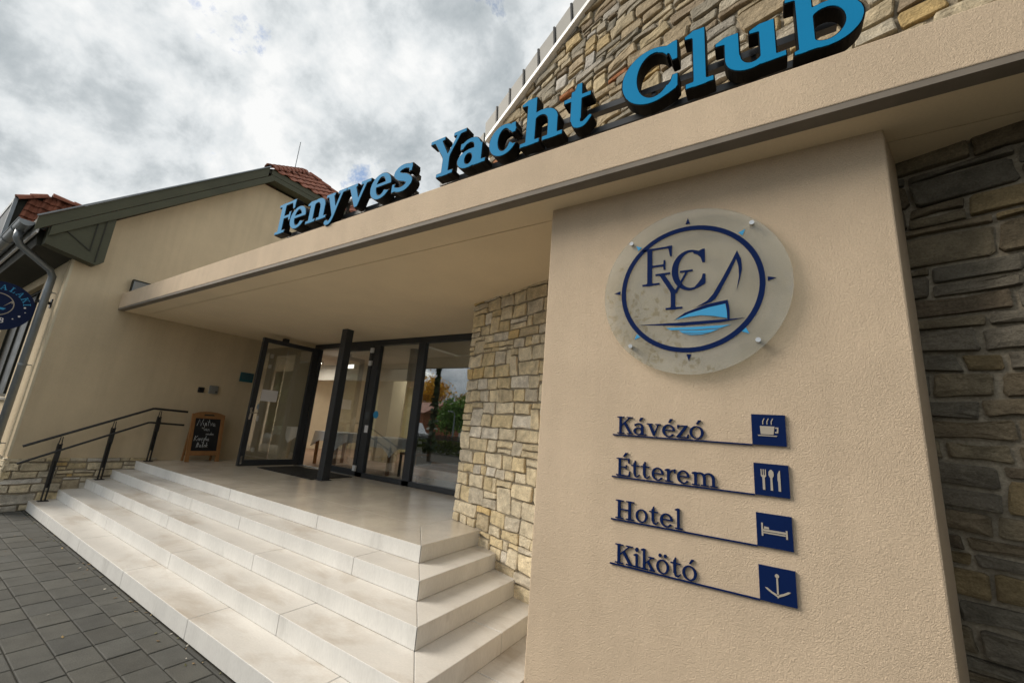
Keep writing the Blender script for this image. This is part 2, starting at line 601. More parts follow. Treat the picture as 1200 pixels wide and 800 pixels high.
def glyph(ch, S=0.18, T=0.07):
    """S stem width, T thin stroke and serif thickness, in cap heights"""
    h = T
    flag = lambda x, y: s_poly([(x - 0.13, y - 0.055), (x - 0.13, y - 0.10), (x + 0.02, y - 0.12), (x + 0.05, y), (x, y)])
    stem = lambda x, a, b: s_rect(x, a, x + S, b)
    foot = lambda x0, x1, y=0.0: s_rect(x0, y, x1, y + h)

    def arch(x, w):   # from a stem that starts at x to the next stem at x + w
        rx = w / 2
        r = s_ring(x + S / 2 + rx, 0.42, rx + S / 2, XH + 0.01 - 0.42, rx - S / 2 + 0.02, XH - 0.42 - h * 1.25, dx=-0.03)
        return CUT(CUT(r, s_rect(-1, -1, 3, 0.42)), s_rect(-1, -1, x + S * 0.4, 2))

    if ch == 'F' or ch == 'E':
        d = U(stem(.13, 0, 1), s_rect(0, 1 - h, .78, 1), foot(0, .46), s_rect(.2, .48, .6, .48 + h),
              s_rect(.56, .38, .56 + h, .64), s_poly([(.78, 1), (.78, .72), (.78 - h, .72), (.78 - 2 * h, 1)]))
        if ch == 'E':
            d = U(d, s_rect(0, 0, .82, h), s_poly([(.82, 0), (.84, .30), (.84 - h, .30), (.82 - 2 * h, 0)]))
        return d
    if ch == 'L':
        return U(stem(.13, 0, 1), foot(0, .46, 1 - h), s_rect(0, 0, .74, h), s_poly([(.74, 0), (.76, .32), (.76 - h, .32), (.74 - 2 * h, 0)]))
    if ch == 'I':
        return U(stem(.14, 0, 1), foot(0, .46), foot(0, .46, 1 - h))
    if ch == 'A':
        return U(s_poly([(.40, 1.0), (.52, 1.0), (.87, .03), (.87 - S * 1.1, .03)]), s_poly([(.40, 1), (.40 + T, .98), (.17, .03), (.17 - T * 1.1, .03)]),
                 s_rect(.24, .30, .68, .30 + h), foot(0, .32), foot(.56, .98))
    if ch == 'B':
        up = CUT(s_ring(.40, .755, .34, .245, .34 - S, .245 - h), s_rect(-1, -1, .30, 2))
        lo = CUT(s_ring(.42, .28, .38, .28, .38 - S, .28 - h), s_rect(-1, -1, .30, 2))
        return U(stem(.12, 0, 1), s_rect(0, 1 - h, .42, 1), s_rect(0, 0, .44, h), s_rect(.2, .51, .42, .51 + h), up, lo, k=.015)
    if ch == 'U':
        b = CUT(s_ring(.46, .36, .34, .38, .34 - S * .8, .38 - T * 1.4), s_rect(-1, .36, 3, 3))
        return U(stem(.12, .34, 1), s_rect(.80 - T * 1.3, .34, .80, 1), foot(0, .42, 1 - h), foot(.60, .93, 1 - h), b, k=.01)
    if ch == 'C':
        r = s_ring(.48, .5, .48, .52, .48 - S * 1.08, .52 - T * 1.15, dx=.03)
        r = CUT(r, s_poly([(.60, .50), (.66, .30), (.74, .16), (1.3, .16), (1.3, .86), (.74, .86), (.68, .70)]))
        return U(r, s_poly([(.58, .97), (.70, .955), (.81, 1.0), (.87, 1.0), (.87, .65), (.80, .65), (.76, .79), (.68, .87), (.58, .91)]),
                 s_poly([(.60, .06), (.72, .045), (.84, .10), (.87, .14), (.87, .36), (.80, .36), (.77, .25), (.68, .14)]), k=.02)
    if ch == 'H':
        return U(stem(.13, 0, 1), stem(.70, 0, 1), foot(0, .44), foot(.57, 1.01), foot(0, .44, 1 - h), foot(.57, 1.01, 1 - h), s_rect(.2, .475, .8, .475 + h * 1.1))
    if ch == 'K':
        return U(stem(.13, 0, 1), foot(0, .44), foot(0, .44, 1 - h), s_poly([(.28, .44), (.28, .53), (.74, .97), (.82, .97)]),
                 s_poly([(.40, .60), (.53, .68), (.93, .03), (.93 - S * 1.2, .03)]), foot(.60, .98), foot(.58, .96, 1 - h))
    if ch == 'Y':
        return U(s_rect(.43, 0, .43 + S, .48), s_poly([(.09, .97), (.09 + S * 1.15, .97), (.60, .44), (.44, .44)]),
                 s_poly([(.53, .45), (.60, .42), (.93, .97), (.93 - T * 1.2, .97)]), foot(.28, .76), foot(-.02, .42, 1 - h), foot(.70, 1.06, 1 - h))
    if ch == 'N':
        return U(s_rect(.10, 0, .10 + T, 1), s_rect(.80, 0, .80 + T, 1), s_poly([(.06, 1), (.28, 1), (.87, 0), (.72, 0)]))
    if ch == 'l':
        return U(stem(.13, 0, 1.03), foot(0, .44), flag(.13, 1.03))
    if ch == 'i' or ch == 'í':
        return np.minimum(U(stem(.13, 0, XH), foot(0, .44), flag(.13, XH)), s_ell(.21, .90, .11, .11))
    if ch == 'b':
        r = CUT(s_ring(.46, .335, .42, .355, .42 - S, .355 - T * 1.2), s_rect(-1, -1, .24, 2))
        return U(stem(.12, 0, 1.03), flag(.12, 1.03), s_poly([(.06, 0), (.2, 0), (.2, .07), (.06, .05)]), r, k=.02)
    if ch == 'k':
        return U(stem(.12, 0, 1.03), flag(.12, 1.03), foot(0, .42), s_poly([(.26, .27), (.26, .36), (.60, .65), (.67, .65)]),
                 s_poly([(.36, .40), (.47, .47), (.78, .03), (.78 - S * 1.2, .03)]), foot(.50, .82), foot(.44, .78, XH - h))
    if ch == 'n':
        return U(stem(.12, 0, XH), flag(.12, XH), foot(0, .41), arch(.12, .47), stem(.59, 0, .43), foot(.48, .89), k=.02)
    if ch == 'h':
        return U(stem(.12, 0, 1.03), flag(.12, 1.03), foot(0, .41), arch(.12, .47), stem(.59, 0, .43), foot(.48, .89), k=.02)
    if ch == 'm':
        return U(stem(.12, 0, XH), flag(.12, XH), foot(0, .40), arch(.12, .45), stem(.57, 0, .43), foot(.46, .85), arch(.57, .45),
                 stem(1.02, 0, .43), foot(.91, 1.30), k=.02)
    if ch == 'r':
        return U(stem(.12, 0, XH), flag(.12, XH), foot(0, .44), s_stroke([(.26, .44), (.36, .60), (.52, .63)], T * .5, T * .75), s_rect(.50, .48, .58, .69), k=.02)
    if ch == 'u':
        b = CUT(s_ring(.12 + S / 2 + .235, .27, .235 + S / 2, .29, .235 - S / 2 + .02, .29 - T * 1.25, dx=.03), s_rect(-1, .27, 3, 2))
        return U(stem(.12, .27, XH), flag(.12, XH), CUT(b, s_rect(.70, -1, 3, 2)), stem(.59, 0, XH), flag(.59, XH), foot(.59, .90), k=.015)
    if ch in 'tT':
        return U(s_rect(.14, .18, .14 + S, .80), s_poly([(.14, .60), (.14 + S, .62), (.14 + S, .93), (.14 + S * .55, .93)]), s_rect(0, XH - h, .50, XH),
                 s_stroke([(.23, .22), (.26, .08), (.38, .05), (.50, .16)], S * .48, T * .38, T * .75), k=.02)
    if ch == 'c':
        r = s_ring(.35, .335, .35, .355, .35 - S, .355 - T * 1.2, dx=.02)
        r = CUT(r, s_poly([(.40, .33), (.60, .17), (1, .17), (1, .48), (.50, .50)]))
        return U(r, s_poly([(.55, .66), (.63, .66), (.64, .44), (.56, .44), (.50, .54)]), k=.02)
    if ch in 'eé':
        r = s_ring(.36, .335, .36, .355, .36 - S, .355 - T * 1.2, dx=.01)
        r = CUT(r, s_poly([(.36, .335), (.36, .24), (.62, .15), (1, .15), (1, .335)]))
        d = U(r, s_rect(.12, .335, .715, .335 + h), k=.012)
        return np.minimum(d, s_poly([(.34, .78), (.44, .78), (.60, 1.0), (.44, 1.0)])) if ch == 'é' else d
    if ch in 'oóöő':
        d = s_ring(.37, .335, .37, .355, .37 - S, .355 - T * 1.1)
        if ch == 'ó':
            d = np.minimum(d, s_poly([(.34, .78), (.44, .78), (.62, 1.0), (.46, 1.0)]))
        if ch == 'ö':
            d = np.minimum(d, np.minimum(s_ell(.22, .88, .09, .09), s_ell(.52, .88, .09, .09)))
        return d
    if ch in 'aá':
        bowl = CUT(s_ring(.29, .20, .29, .215, .29 - S * .95, .215 - T), s_rect(.48, -1, 2, 2))
        top = s_stroke([(.10, .53), (.20, .62), (.34, .64), (.46, .58), (.52, .44)], T * .55, S * .45, T * .6)
        d = U(bowl, s_rect(.44, .0, .44 + S, .48), top, foot(.44, .74), s_rect(.28, .345, .5, .345 + h), s_poly([(.06, .48), (.06, .62), (.13, .62), (.13, .48)]), k=.02)
        return np.minimum(d, s_poly([(.30, .78), (.40, .78), (.58, 1.0), (.42, 1.0)])) if ch == 'á' else d
    if ch in 'vy':
        d = U(s_poly([(.07, .66), (.07 + S * 1.15, .66), (.50, .12), (.44, 0), (.36, 0)]), s_poly([(.38, 0), (.46, 0), (.72, .66), (.72 - T * 1.2, .66)]),
              foot(-.02, .36, XH - h), foot(.50, .84, XH - h))
        if ch == 'y':
            d = U(d, s_stroke([(.44, .06), (.37, -.10), (.28, -.20), (.17, -.21)], T * .62, T * .75), s_ell(.13, -.17, .07, .06), k=.02)
        return d
    if ch == 'z':
        return U(s_rect(.04, XH - h, .62, XH), s_rect(0, 0, .66, h), s_poly([(.44, XH - h), (.62, XH - h), (.20, h), (0, h)]),
                 s_poly([(.04, XH), (.04, .48), (.04 + h, .48), (.04 + 2 * h, XH)]), s_poly([(.66, 0), (.67, .21), (.67 - h, .21), (.66 - 2 * h, 0)]))
    if ch == 's':
        d = s_stroke([(.54, .57), (.40, .635), (.22, .625), (.12, .51), (.24, .39), (.42, .31), (.54, .18), (.42, .05), (.24, .035), (.08, .10)], T * .55, T * .55, S * .52)
        return U(d, s_rect(.50, .46, .57, .66), s_rect(.03, .02, .10, .23), k=.02)
    raise KeyError(ch)


def contours(d, level=0.0):
    d = d - level - 1.3e-7
    H, W = d.shape
    ins = d < 0
    q = ins[:-1, :-1].astype(int) + 2 * ins[:-1, 1:] + 4 * ins[1:, 1:] + 8 * ins[1:, :-1]
    segs = {}
    x0, y0 = GX[0, 0], GY[0, 0]

    def ex(i, j):    # crossing on the horizontal edge (i,j)-(i,j+1)
        a, b = d[i, j], d[i, j + 1]
        return ('h', i, j), (x0 + (j + a / (a - b)) * GS, y0 + i * GS)

    def ey(i, j):
        a, b = d[i, j], d[i + 1, j]
        return ('v', i, j), (x0 + j * GS, y0 + (i + a / (a - b)) * GS)

    T = {1: [('b', 'l')], 2: [('r', 'b')], 3: [('r', 'l')], 4: [('t', 'r')], 5: [('b', 'l'), ('t', 'r')], 6: [('t', 'b')], 7: [('t', 'l')],
         8: [('l', 't')], 9: [('b', 't')], 10: [('r', 'b'), ('l', 't')], 11: [('r', 't')], 12: [('l', 'r')], 13: [('b', 'r')], 14: [('l', 'b')]}
    pos = {}
    for i, j in zip(*np.nonzero((q > 0) & (q < 15))):
        E = {'b': lambda: ex(i, j), 't': lambda: ex(i + 1, j), 'l': lambda: ey(i, j), 'r': lambda: ey(i, j + 1)}
        for a, b in T[q[i, j]]:
            ka, pa = E[a]()
            kb, pb = E[b]()
            pos[ka], pos[kb] = pa, pb
            segs[ka] = kb
    loops = []
    while segs:
        k0 = next(iter(segs))
        lp, k = [], k0
        while k in segs:
            lp.append(pos[k])
            k = segs.pop(k)
        if len(lp) > 5:
            loops.append(simplify(lp))
    return loops


def simplify(lp, tol=0.0028):
    def dp(a, b):
        if b - a < 2:
            return []
        p, r = np.array(lp[a]), np.array(lp[b])
        e = r - p
        L = np.hypot(*e) or 1e-9
        best, bi = 0, None
        for i in range(a + 1, b):
            w = np.array(lp[i]) - p
            dd = abs(e[0] * w[1] - e[1] * w[0]) / L if L > 1e-6 else np.hypot(*w)
            if dd > best:
                best, bi = dd, i
        if best < tol or bi is None:
            return []
        return dp(a, bi) + [bi] + dp(bi, b)
    n = len(lp)
    lp = lp + [lp[0]]
    m = n // 2
    idx = [0] + dp(0, m) + [m] + dp(m, n)
    return [tuple(map(float, lp[i])) for i in idx]


GCACHE = {}


def glyph_loops(ch, S, T, level=0.0):
    key = (ch, S, T, level)
    if key not in GCACHE:
        k2 = (ch, S, T)
        if k2 not in GCACHE:
            GCACHE[k2] = glyph(ch, S, T)
        GCACHE[key] = contours(GCACHE[k2], level)
    return GCACHE[key]


def extrude_loops(loops, y0, y1, place):
    """flat outlines with holes made into a solid; place maps (a, b, depth) to xyz"""
    mb = MB()
    # every outline with the holes that lie in it
    def sa(q):
        return sum(q[i][0] * q[(i + 1) % len(q)][1] - q[(i + 1) % len(q)][0] * q[i][1] for i in range(len(q))) / 2

    def within(p, q):
        c = False
        for i in range(len(q)):
            (ax, ay), (bx, by) = q[i], q[(i + 1) % len(q)]
            if (ay > p[1]) != (by > p[1]) and p[0] < (bx - ax) * (p[1] - ay) / (by - ay) + ax:
                c = not c
        return c
    depth = [sum(within(q[0], r) for r in loops if r is not q) for q in loops]
    loops = [(q if (sa(q) > 0) == (depth[i] % 2 == 0) else q[::-1]) for i, q in enumerate(loops)]
    groups = [[q] + [r for j, r in enumerate(loops) if depth[j] == depth[i] + 1 and within(r[0], q)] for i, q in enumerate(loops) if depth[i] % 2 == 0]
    loops = [q for g in groups for q in g]
    flat = [q for lp in loops for q in lp]
    tris, base = [], 0
    for g in groups:
        tris += [tuple(i + base for i in t) for t in tessellate_polygon([[Vector((a, b, 0)) for a, b in q] for q in g])]
        base += sum(len(q) for q in g)
    n = len(flat)
    vs = [place(a, b, y0) for a, b in flat] + [place(a, b, y1) for a, b in flat]
    fs = []
    for t in tris:
        (ax, ay), (bx, by), (cx_, cy_) = (flat[i] for i in t)
        if (bx - ax) * (cy_ - ay) - (by - ay) * (cx_ - ax) < 0:
            t = t[::-1]
        fs.append(tuple(t))
        fs.append(tuple(i + n for i in t[::-1]))
    o = 0
    for lp in loops:
        m = len(lp)
        for i in range(m):
            j = (i + 1) % m
            fs.append((o + j, o + i, n + o + i, n + o + j))
        o += m
    mb.add(vs, fs)
    return mb


def ext_x(loops):
    xs = [a for lp in loops for a, b in lp]
    return min(xs), max(xs)


# ------------------------------------------------------------------ key dimensions (metres)
XL = -10.189                      # gable wall of the left house
HS = 0.15                         # riser
YS, TR, XS = 3.0305, 0.3044, -2.7742
YF, Z0, Z1 = 2.18, 3.4666, 3.7827  # canopy front face, soffit, top
YP, PX0, PX1 = 2.4353, -1.309, 0.5543
YG = 5.45                         # front of the glazing
WP = Vector((-3.31, 4.13, 0))     # start of the stone wall, which runs askew
WD = Vector((0.94991, -0.31252, 0))
WN = Vector((-0.31252, -0.94991, 0))
TZ = 5 * HS


def wall_at(u, z, off=0.0):
    p = WP + WD * u + WN * off
    return Vector((p.x, p.y, z))


def wall_y(x):
    return WP.y + (x - WP.x) * WD.y / WD.x


# ------------------------------------------------------------------ ground
gr = MB().box(-400, -400, -0.4, 400, 400, -0.045).build('ground', 'ground')
tag(gr, kind='structure')
pv = MB().box(-40, -10.4, -0.3, 14, 6.0, -0.012).build('pavement', 'sand_joint')
tag(pv, kind='structure')
rd = MB().box(-90, -17.4, -0.3, 60, -12.8, -0.035).build('road', 'asphalt')
tag(rd, kind='structure')
kb = MB()
for i in range(-26, 12):
    kb.box(i, -12.78, -0.2, i + 0.99, -12.6, 0.07)
tag(kb.build('kerb', 'concrete'), kind='structure')


def paver_mb(mb, x0, y0, x1, y1, tint):
    g, c = 0.0035, 0.006
    dz = random.uniform(-0.002, 0.002)
    x0 += g; x1 -= g; y0 += g; y1 -= g
    a = [(x0, y0), (x1, y0), (x1, y1), (x0, y1)]
    b = [(x0 + c, y0 + c), (x1 - c, y0 + c), (x1 - c, y1 - c), (x0 + c, y1 - c)]
    vs = [(x, y, -0.05) for x, y in a] + [(x, y, dz - c * .6) for x, y in a] + [(x, y, dz + random.uniform(-.0012, .0012)) for x, y in b]
    fs = [(8, 9, 10, 11)] + [(i, (i + 1) % 4, 4 + (i + 1) % 4, 4 + i) for i in range(4)] + [(4 + i, 4 + (i + 1) % 4, 8 + (i + 1) % 4, 8 + i) for i in range(4)]
    mb.add(vs, fs, tint)


def paver_tint():
    k = random.uniform(0.82, 1.18)
    w = random.random()
    return (0.078 * k * (1 + .08 * w), 0.079 * k * (1 + .05 * w), 0.073 * k)


rest = MB()
rows = []
y = 1.5735
rows.append((y, 1.806, 0.3, True))
while y > -6.0:
    rows.append((y - 0.2035, y, 0.3035, False))
    y -= 0.2035
for ri, (ya, yb, w, cut) in enumerate(rows):
    if cut:
        ya2, mid = ya, ya + 0.2
        strips = [(ya, ya + 0.197), (ya + 0.197, 1.806)]
    else:
        strips = [(ya, yb)]
    for si, (a, b) in enumerate(strips):
        x = -14.2 + random.uniform(-0.1, 0.1)
        while x < 6:
            ww = w if si == 0 else random.choice((0.3, 0.3, 0.6))
            near = -10.6 < x < -2.9 and a > 0.55
            t = paver_tint()
            if si == 1:
                t = tuple(q * 0.8 for q in t)
            if near:
                m = MB()
                paver_mb(m, x, a, x + ww, b, t)
                m.build('paver', 'paver', pv, tint=True)
            else:
                paver_mb(rest, x, a, x + ww, b, t)
            x += ww
x = -26.0
for ya in np.arange(1.83, 5.9, 0.2035):
    for x in np.arange(-26, XL - 0.6, 0.3035):
        if ya < 1.25:
            paver_mb(rest, x, ya, x + 0.3035, ya + 0.2035, paver_tint())
o = rest.build('paver', 'paver', pv, tint=True)
tag(o, kind='stuff')

# ------------------------------------------------------------------ entrance steps and terrace
steps = thing('entrance_steps', 'broad pale concrete steps with a terrace, wrapping round their corner', 'steps', (XS, YS, 0))


def local(o, root):
    """keep an object built in world coordinates in place under a moved thing"""
    if o.parent is root:
        o.matrix_parent_inverse = root.matrix_basis.inverted()
    return o


core = MB()
for k in range(1, 6):
    yf = YS - (5 - k) * TR + 0.02
    xr = XS + (5 - k) * TR - 0.02
    core.prism([(XL + .01, yf), (xr, yf), (xr, wall_y(xr)), (WP.x, WP.y - 0.01), (WP.x, 5.3), (XL + .01, 5.3)], (k - 1) * HS + 0.001 * k, k * HS - 0.015)
local(core.build('core', 'core', steps), steps)


def step_block(poly, z0, z1, m='concrete', name='step_block'):
    mb = MB().prism(poly, z0, z1)
    o = mb.build(name, m, steps, bevel=0.004)
    me = o.data
    me.materials.append(MATS['riser'])
    for p in me.polygons:
        if abs(p.normal.z) < 0.5:
            p.material_index = 1
    return local(o, steps)


joints = {1: (-8.74, -7.186, -5.633, -4.079, -2.526), 2: (-7.567, -5.447, -3.327), 3: (-8.676, -6.541, -4.406), 4: (-7.53, -5.415, -3.30), 5: (-8.49, -6.43, -4.37)}
G = 0.0028
for k in range(1, 6):
    yf, xr = YS - (5 - k) * TR, XS + (5 - k) * TR
    z0, z1 = (k - 1) * HS, k * HS
    d = TR + (0.03 if k < 5 else 0.25)
    xs = [XL + 0.004] + [j for j in joints[k]] + [None]
    for i in range(len(xs) - 1):
        a, b = xs[i] + G, xs[i + 1]
        if b is None:   # mitred end block
            poly = [(a, yf), (xr - G, yf), (xr - d - G, yf + d), (a, yf + d)]
        else:
            poly = [(a, yf), (b - G, yf), (b - G, yf + d), (a, yf + d)]
        step_block(poly, z0 + (.0015 if k > 1 else 0), z1 + random.uniform(-.0008, .0))
    # the return course, from the mitre to the stone wall
    ye = wall_y(xr) + 0.03
    yei = wall_y(xr - d) + 0.03
    L = ye - yf
    if k >= 3 or L < 1.1:
        step_block([(xr, yf + G), (xr, ye), (xr - d, yei), (xr - d, yf + d + G)], z0 + (.0015 if k > 1 else 0), z1 - .0004)
    else:
        ym = yf + 0.95
        step_block([(xr, yf + G), (xr, ym - G), (xr - d, ym - G), (xr - d, yf + d + G)], z0 + (.0015 if k > 1 else 0), z1 - .0004)
        step_block([(xr, ym + G), (xr, ye), (xr - d, yei), (xr - d, ym + G)], z0 + (.0015 if k > 1 else 0), z1 - .0004)
d5 = TR + 0.25
floor = MB().prism([(XL + .004, YS + d5 + .001), (XS - d5 - .001, YS + d5 + .001), (XS - d5 - .001, wall_y(XS - d5) + .02), (WP.x, WP.y), (WP.x + .3, 5.44), (XL + .004, 5.44)], TZ - 0.1, TZ - 0.0005)
local(floor.build('terrace_floor', 'terrace', steps), steps)
# the tread pieces of the top course share the polished finish
for o in children_of(steps):
    if o.name.startswith('step_block') and o.data.vertices[0].co.z > 4 * HS - .01:
        o.data.materials[0] = MATS['terrace']

# ------------------------------------------------------------------ stone walls
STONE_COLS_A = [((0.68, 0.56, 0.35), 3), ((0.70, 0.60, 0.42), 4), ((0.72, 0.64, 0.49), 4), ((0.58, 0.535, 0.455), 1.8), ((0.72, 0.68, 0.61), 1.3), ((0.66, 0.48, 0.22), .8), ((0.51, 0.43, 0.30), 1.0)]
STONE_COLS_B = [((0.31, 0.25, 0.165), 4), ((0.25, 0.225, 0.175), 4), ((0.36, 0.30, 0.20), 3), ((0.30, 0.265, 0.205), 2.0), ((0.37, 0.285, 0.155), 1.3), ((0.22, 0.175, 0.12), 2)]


def pick(cols):
    t = random.uniform(0, sum(w for c, w in cols))
    for c, w in cols:
        t -= w
        if t <= 0:
            break
    k = random.uniform(0.86, 1.12)
    return tuple(q * k for q in c)


def warp(u, v, amp):
    return (u + amp * noise.noise((u * 1.3, v * 1.3, 3.1)) + amp * 1.5 * noise.noise((u * 4.3, v * 6.3, 1.7)),
            v + amp * noise.noise((u * 1.1, v * 1.6, 9.7)) + amp * .9 * noise.noise((u * 4.9, v * 5.1, 5.3)))


def rubble(u0, u1, v0, v1, hr, wr, joint, amp, big=0.14, split=0.15):
    """irregular coursed stones filling a rectangle; returns outlines"""
    cells = []
    v = v0
    carry = []           # tall stones that reach up into the next course
    while v < v1:
        h = random.uniform(*hr)
        if v + h > v1 - hr[0] * .5:
            h = v1 - v
        blocked = carry
        carry = []
        u = u0
        first = True
        nxt_h = random.uniform(*hr)
        while u < u1 - 1e-6:
            hit = None
            for a, b, top in blocked:
                if a - 1e-6 <= u < b - 1e-6:
                    hit = (a, b, top)
            if hit:
                u = hit[1]
                continue
            lim = u1
            for a, b, top in blocked:
                if a > u + 1e-6:
                    lim = min(lim, a)
            w = random.uniform(*wr) * (0.6 + 0.5 * random.random()) * (0.75 + 0.35 * h / hr[0] * .5)
            if first:
                w *= random.uniform(.5, 1)
                first = False
            if u + w > lim - wr[0] * 0.5:
                w = lim - u
            r = random.random()
            if r < big and v + h + nxt_h < v1 and w > h * .8:
                top = v + h + nxt_h * random.uniform(.5, .5)
                # reaches halfway into the next course, the rest is filled with a flat stone
                cells.append((u, v, u + w, v + h + nxt_h * .5))
                cells.append((u, v + h + nxt_h * .5, u + w, v + h + nxt_h))
                carry.append((u, u + w, None))
            elif r < big + split and h > hr[0] * 1.15:
                f = random.uniform(.38, .62)
                if random.random() < .5:
                    cells.append((u, v, u + w, v + h * f))
                    cells.append((u, v + h * f, u + w, v + h))
                else:
                    f2 = random.uniform(.35, .65)
                    cells.append((u, v, u + w * f2, v + h * f))
                    cells.append((u + w * f2, v, u + w, v + h * f))
                    cells.append((u, v + h * f, u + w, v + h))
            else:
                cells.append((u, v, u + w, v + h))
            u += w
        if carry:
            # the next course must have exactly the height that was promised
            v += h
            blk = carry
            carry = []
            u = u0
            while u < u1 - 1e-6:
                hit = [q for q in blk if q[0] - 1e-6 <= u < q[1] - 1e-6]
                if hit:
                    u = hit[0][1]
                    continue
                lim = min([u1] + [q[0] for q in blk if q[0] > u + 1e-6])
                w = random.uniform(*wr)
                if u + w > lim - wr[0] * .5:
                    w = lim - u
                cells.append((u, v, u + w, v + nxt_h))
                u += w
            v += nxt_h
        else:
            v += h
    polys = []
    for a, b, c, d in cells:
        w, h = c - a, d - b
        j = joint * random.uniform(.7, 1.3) / 2
        jj = min(w, h) * 0.07
        J = lambda: random.uniform(-jj, jj * .4)
        P = []
        cr = min(w, h)
        cor = [(a + j - J(), b + j - J(), 1, 1), (c - j + J(), b + j - J(), -1, 1), (c - j + J(), d - j + J(), -1, -1), (a + j - J(), d - j + J(), 1, -1)]
        for i, (x, y, sx, sy) in enumerate(cor):
            r1, r2 = cr * random.uniform(.03, .15), cr * random.uniform(.03, .15)
            if i in (0, 2):
                P += [(x, y + sy * r2), (x + sx * r1, y)]
            else:
                P += [(x + sx * r1, y), (x, y + sy * r2)]
        # mid points keep long edges from being ruler straight
        Q = []
        for i in range(8):
            p, q = P[i], P[(i + 1) % 8]
            Q.append(p)
            L = math.hypot(q[0] - p[0], q[1] - p[1])
            if L > 0.06:
                nx, ny = (q[1] - p[1]) / L, -(q[0] - p[0]) / L
                e = random.uniform(-1, .25) * min(.012, L * .05)
                t = random.uniform(.35, .65)
                Q.append((p[0] + (q[0] - p[0]) * t + nx * e, p[1] + (q[1] - p[1]) * t + ny * e))
        polys.append([warp(x, y, amp) for x, y in Q])
    return polys


def stone_mb(mb, poly, frame, depth, tint):
    """frame(u, v, off) gives the place; the face bulges out of the wall"""
    n = len(poly)
    a = sum(poly[i][0] * poly[(i + 1) % n][1] - poly[(i + 1) % n][0] * poly[i][1] for i in range(n))
    if a < 0:
        poly = poly[::-1]
    cu = sum(p[0] for p in poly) / n
    cv = sum(p[1] for p in poly) / n
    size = math.sqrt(abs(a) / 2)
    ins = min(0.12, 0.011 / max(size, .03))
    dome = random.uniform(-.003, .007)
    tilt_u, tilt_v = random.uniform(-.08, .08), random.uniform(-.10, .10)

    def off(u, v, d):
        return d + (u - cu) * tilt_u + (v - cv) * tilt_v
    vs = [frame(u, v, -0.03) for u, v in poly]
    vs += [frame(u, v, off(u, v, depth * .80)) for u, v in poly]
    vs += [frame(cu + (u - cu) * (1 - ins), cv + (v - cv) * (1 - ins), off(u, v, depth) + random.uniform(-.004, .004)) for u, v in poly]
    vs += [frame(cu + (u - cu) * .45, cv + (v - cv) * .45, off(cu, cv, depth) + dome + random.uniform(-.002, .002)) for u, v in poly]
    fs = []
    for r in range(3):
        fs += [(r * n + i, r * n + (i + 1) % n, (r + 1) * n + (i + 1) % n, (r + 1) * n + i) for i in range(n)]
    fs.append(tuple(3 * n + i for i in range(n)))
    mb.add(vs, fs, tint)


def area(poly):
    n = len(poly)
    return abs(sum(poly[i][0] * poly[(i + 1) % n][1] - poly[(i + 1) % n][0] * poly[i][1] for i in range(n))) / 2


def seen(poly, frame):
    """projected size in the picture, 0 when out of frame or behind the canopy or the pillar"""
    pts = [project(frame(u, v, .03)) for u, v in poly]
    if any(q is None for q in pts):
        return 0
    inside = [q for q in pts if -5 < q[0] < 1205 and -5 < q[1] < 805]
    if not inside:
        return 0
    n = len(poly)
    P = Vector(frame(sum(p[0] for p in poly) / n, sum(p[1] for p in poly) / n, .03))
    t = (YF - CAM.y) / (P.y - CAM.y)
    if 0 < t < 1:
        zc = CAM.z + (P.z - CAM.z) * t
        if Z0 < zc < Z1 and P.z > Z0:
            return 0
        t2 = (YP - CAM.y) / (P.y - CAM.y)
        xp = CAM.x + (P.x - CAM.x) * t2
        if 0 < t2 < 1 and PX0 + .05 < xp < PX1 + .04 and P.z < Z0:
            return 0
    if P.z < Z1 and P.z > Z0 - .05:
        return 0
    return area(pts)


stone_house = thing('stone_house', 'tall rubble stone house front with sloping grey verge behind the canopy', 'building', wall_at(0, 0))
EAVE_Z, SLOPE = 6.035, 0.396


def top_z(u):
    return EAVE_Z + SLOPE * u if u < 7.5 else EAVE_Z + SLOPE * (15 - u)


ULEN = 11.0
body = MB()
prof = [(0.03, -0.05), (ULEN, -0.05), (ULEN, top_z(ULEN) - .02), (7.5, top_z(7.5) - .02), (0.03, top_z(0.03) - .02)]
body.sweep(prof, lambda a, b: tuple(wall_at(a, b, 0)), lambda a, b: tuple(wall_at(a, b, -0.45)))
local(body.build('wall', 'mortar', stone_house), stone_house)


def wf(u, v, off):
    return tuple(wall_at(u, v, off))


stones = []
for poly in rubble(0.0, 2.3, -0.02, Z0 + .12, (0.10, 0.185), (0.17, 0.35), 0.010, 0.012, big=.13, split=.16):
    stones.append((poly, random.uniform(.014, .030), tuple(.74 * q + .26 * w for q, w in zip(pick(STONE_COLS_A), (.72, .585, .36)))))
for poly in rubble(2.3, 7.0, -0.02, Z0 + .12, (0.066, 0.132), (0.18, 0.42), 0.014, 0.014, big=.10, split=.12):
    stones.append((poly, random.uniform(.02, .042), tuple(q * .50 for q in pick(STONE_COLS_B))))  # right wall stones darkened: its shade is put into their colour
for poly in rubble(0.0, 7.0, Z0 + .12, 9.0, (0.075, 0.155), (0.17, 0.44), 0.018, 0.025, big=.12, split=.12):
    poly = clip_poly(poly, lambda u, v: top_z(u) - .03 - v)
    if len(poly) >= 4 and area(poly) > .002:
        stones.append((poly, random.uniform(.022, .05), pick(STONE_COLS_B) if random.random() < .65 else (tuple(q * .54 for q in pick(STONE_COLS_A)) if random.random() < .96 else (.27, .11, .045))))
ranked = sorted(stones, key=lambda s: -seen(s[0], wf))
restm = MB()
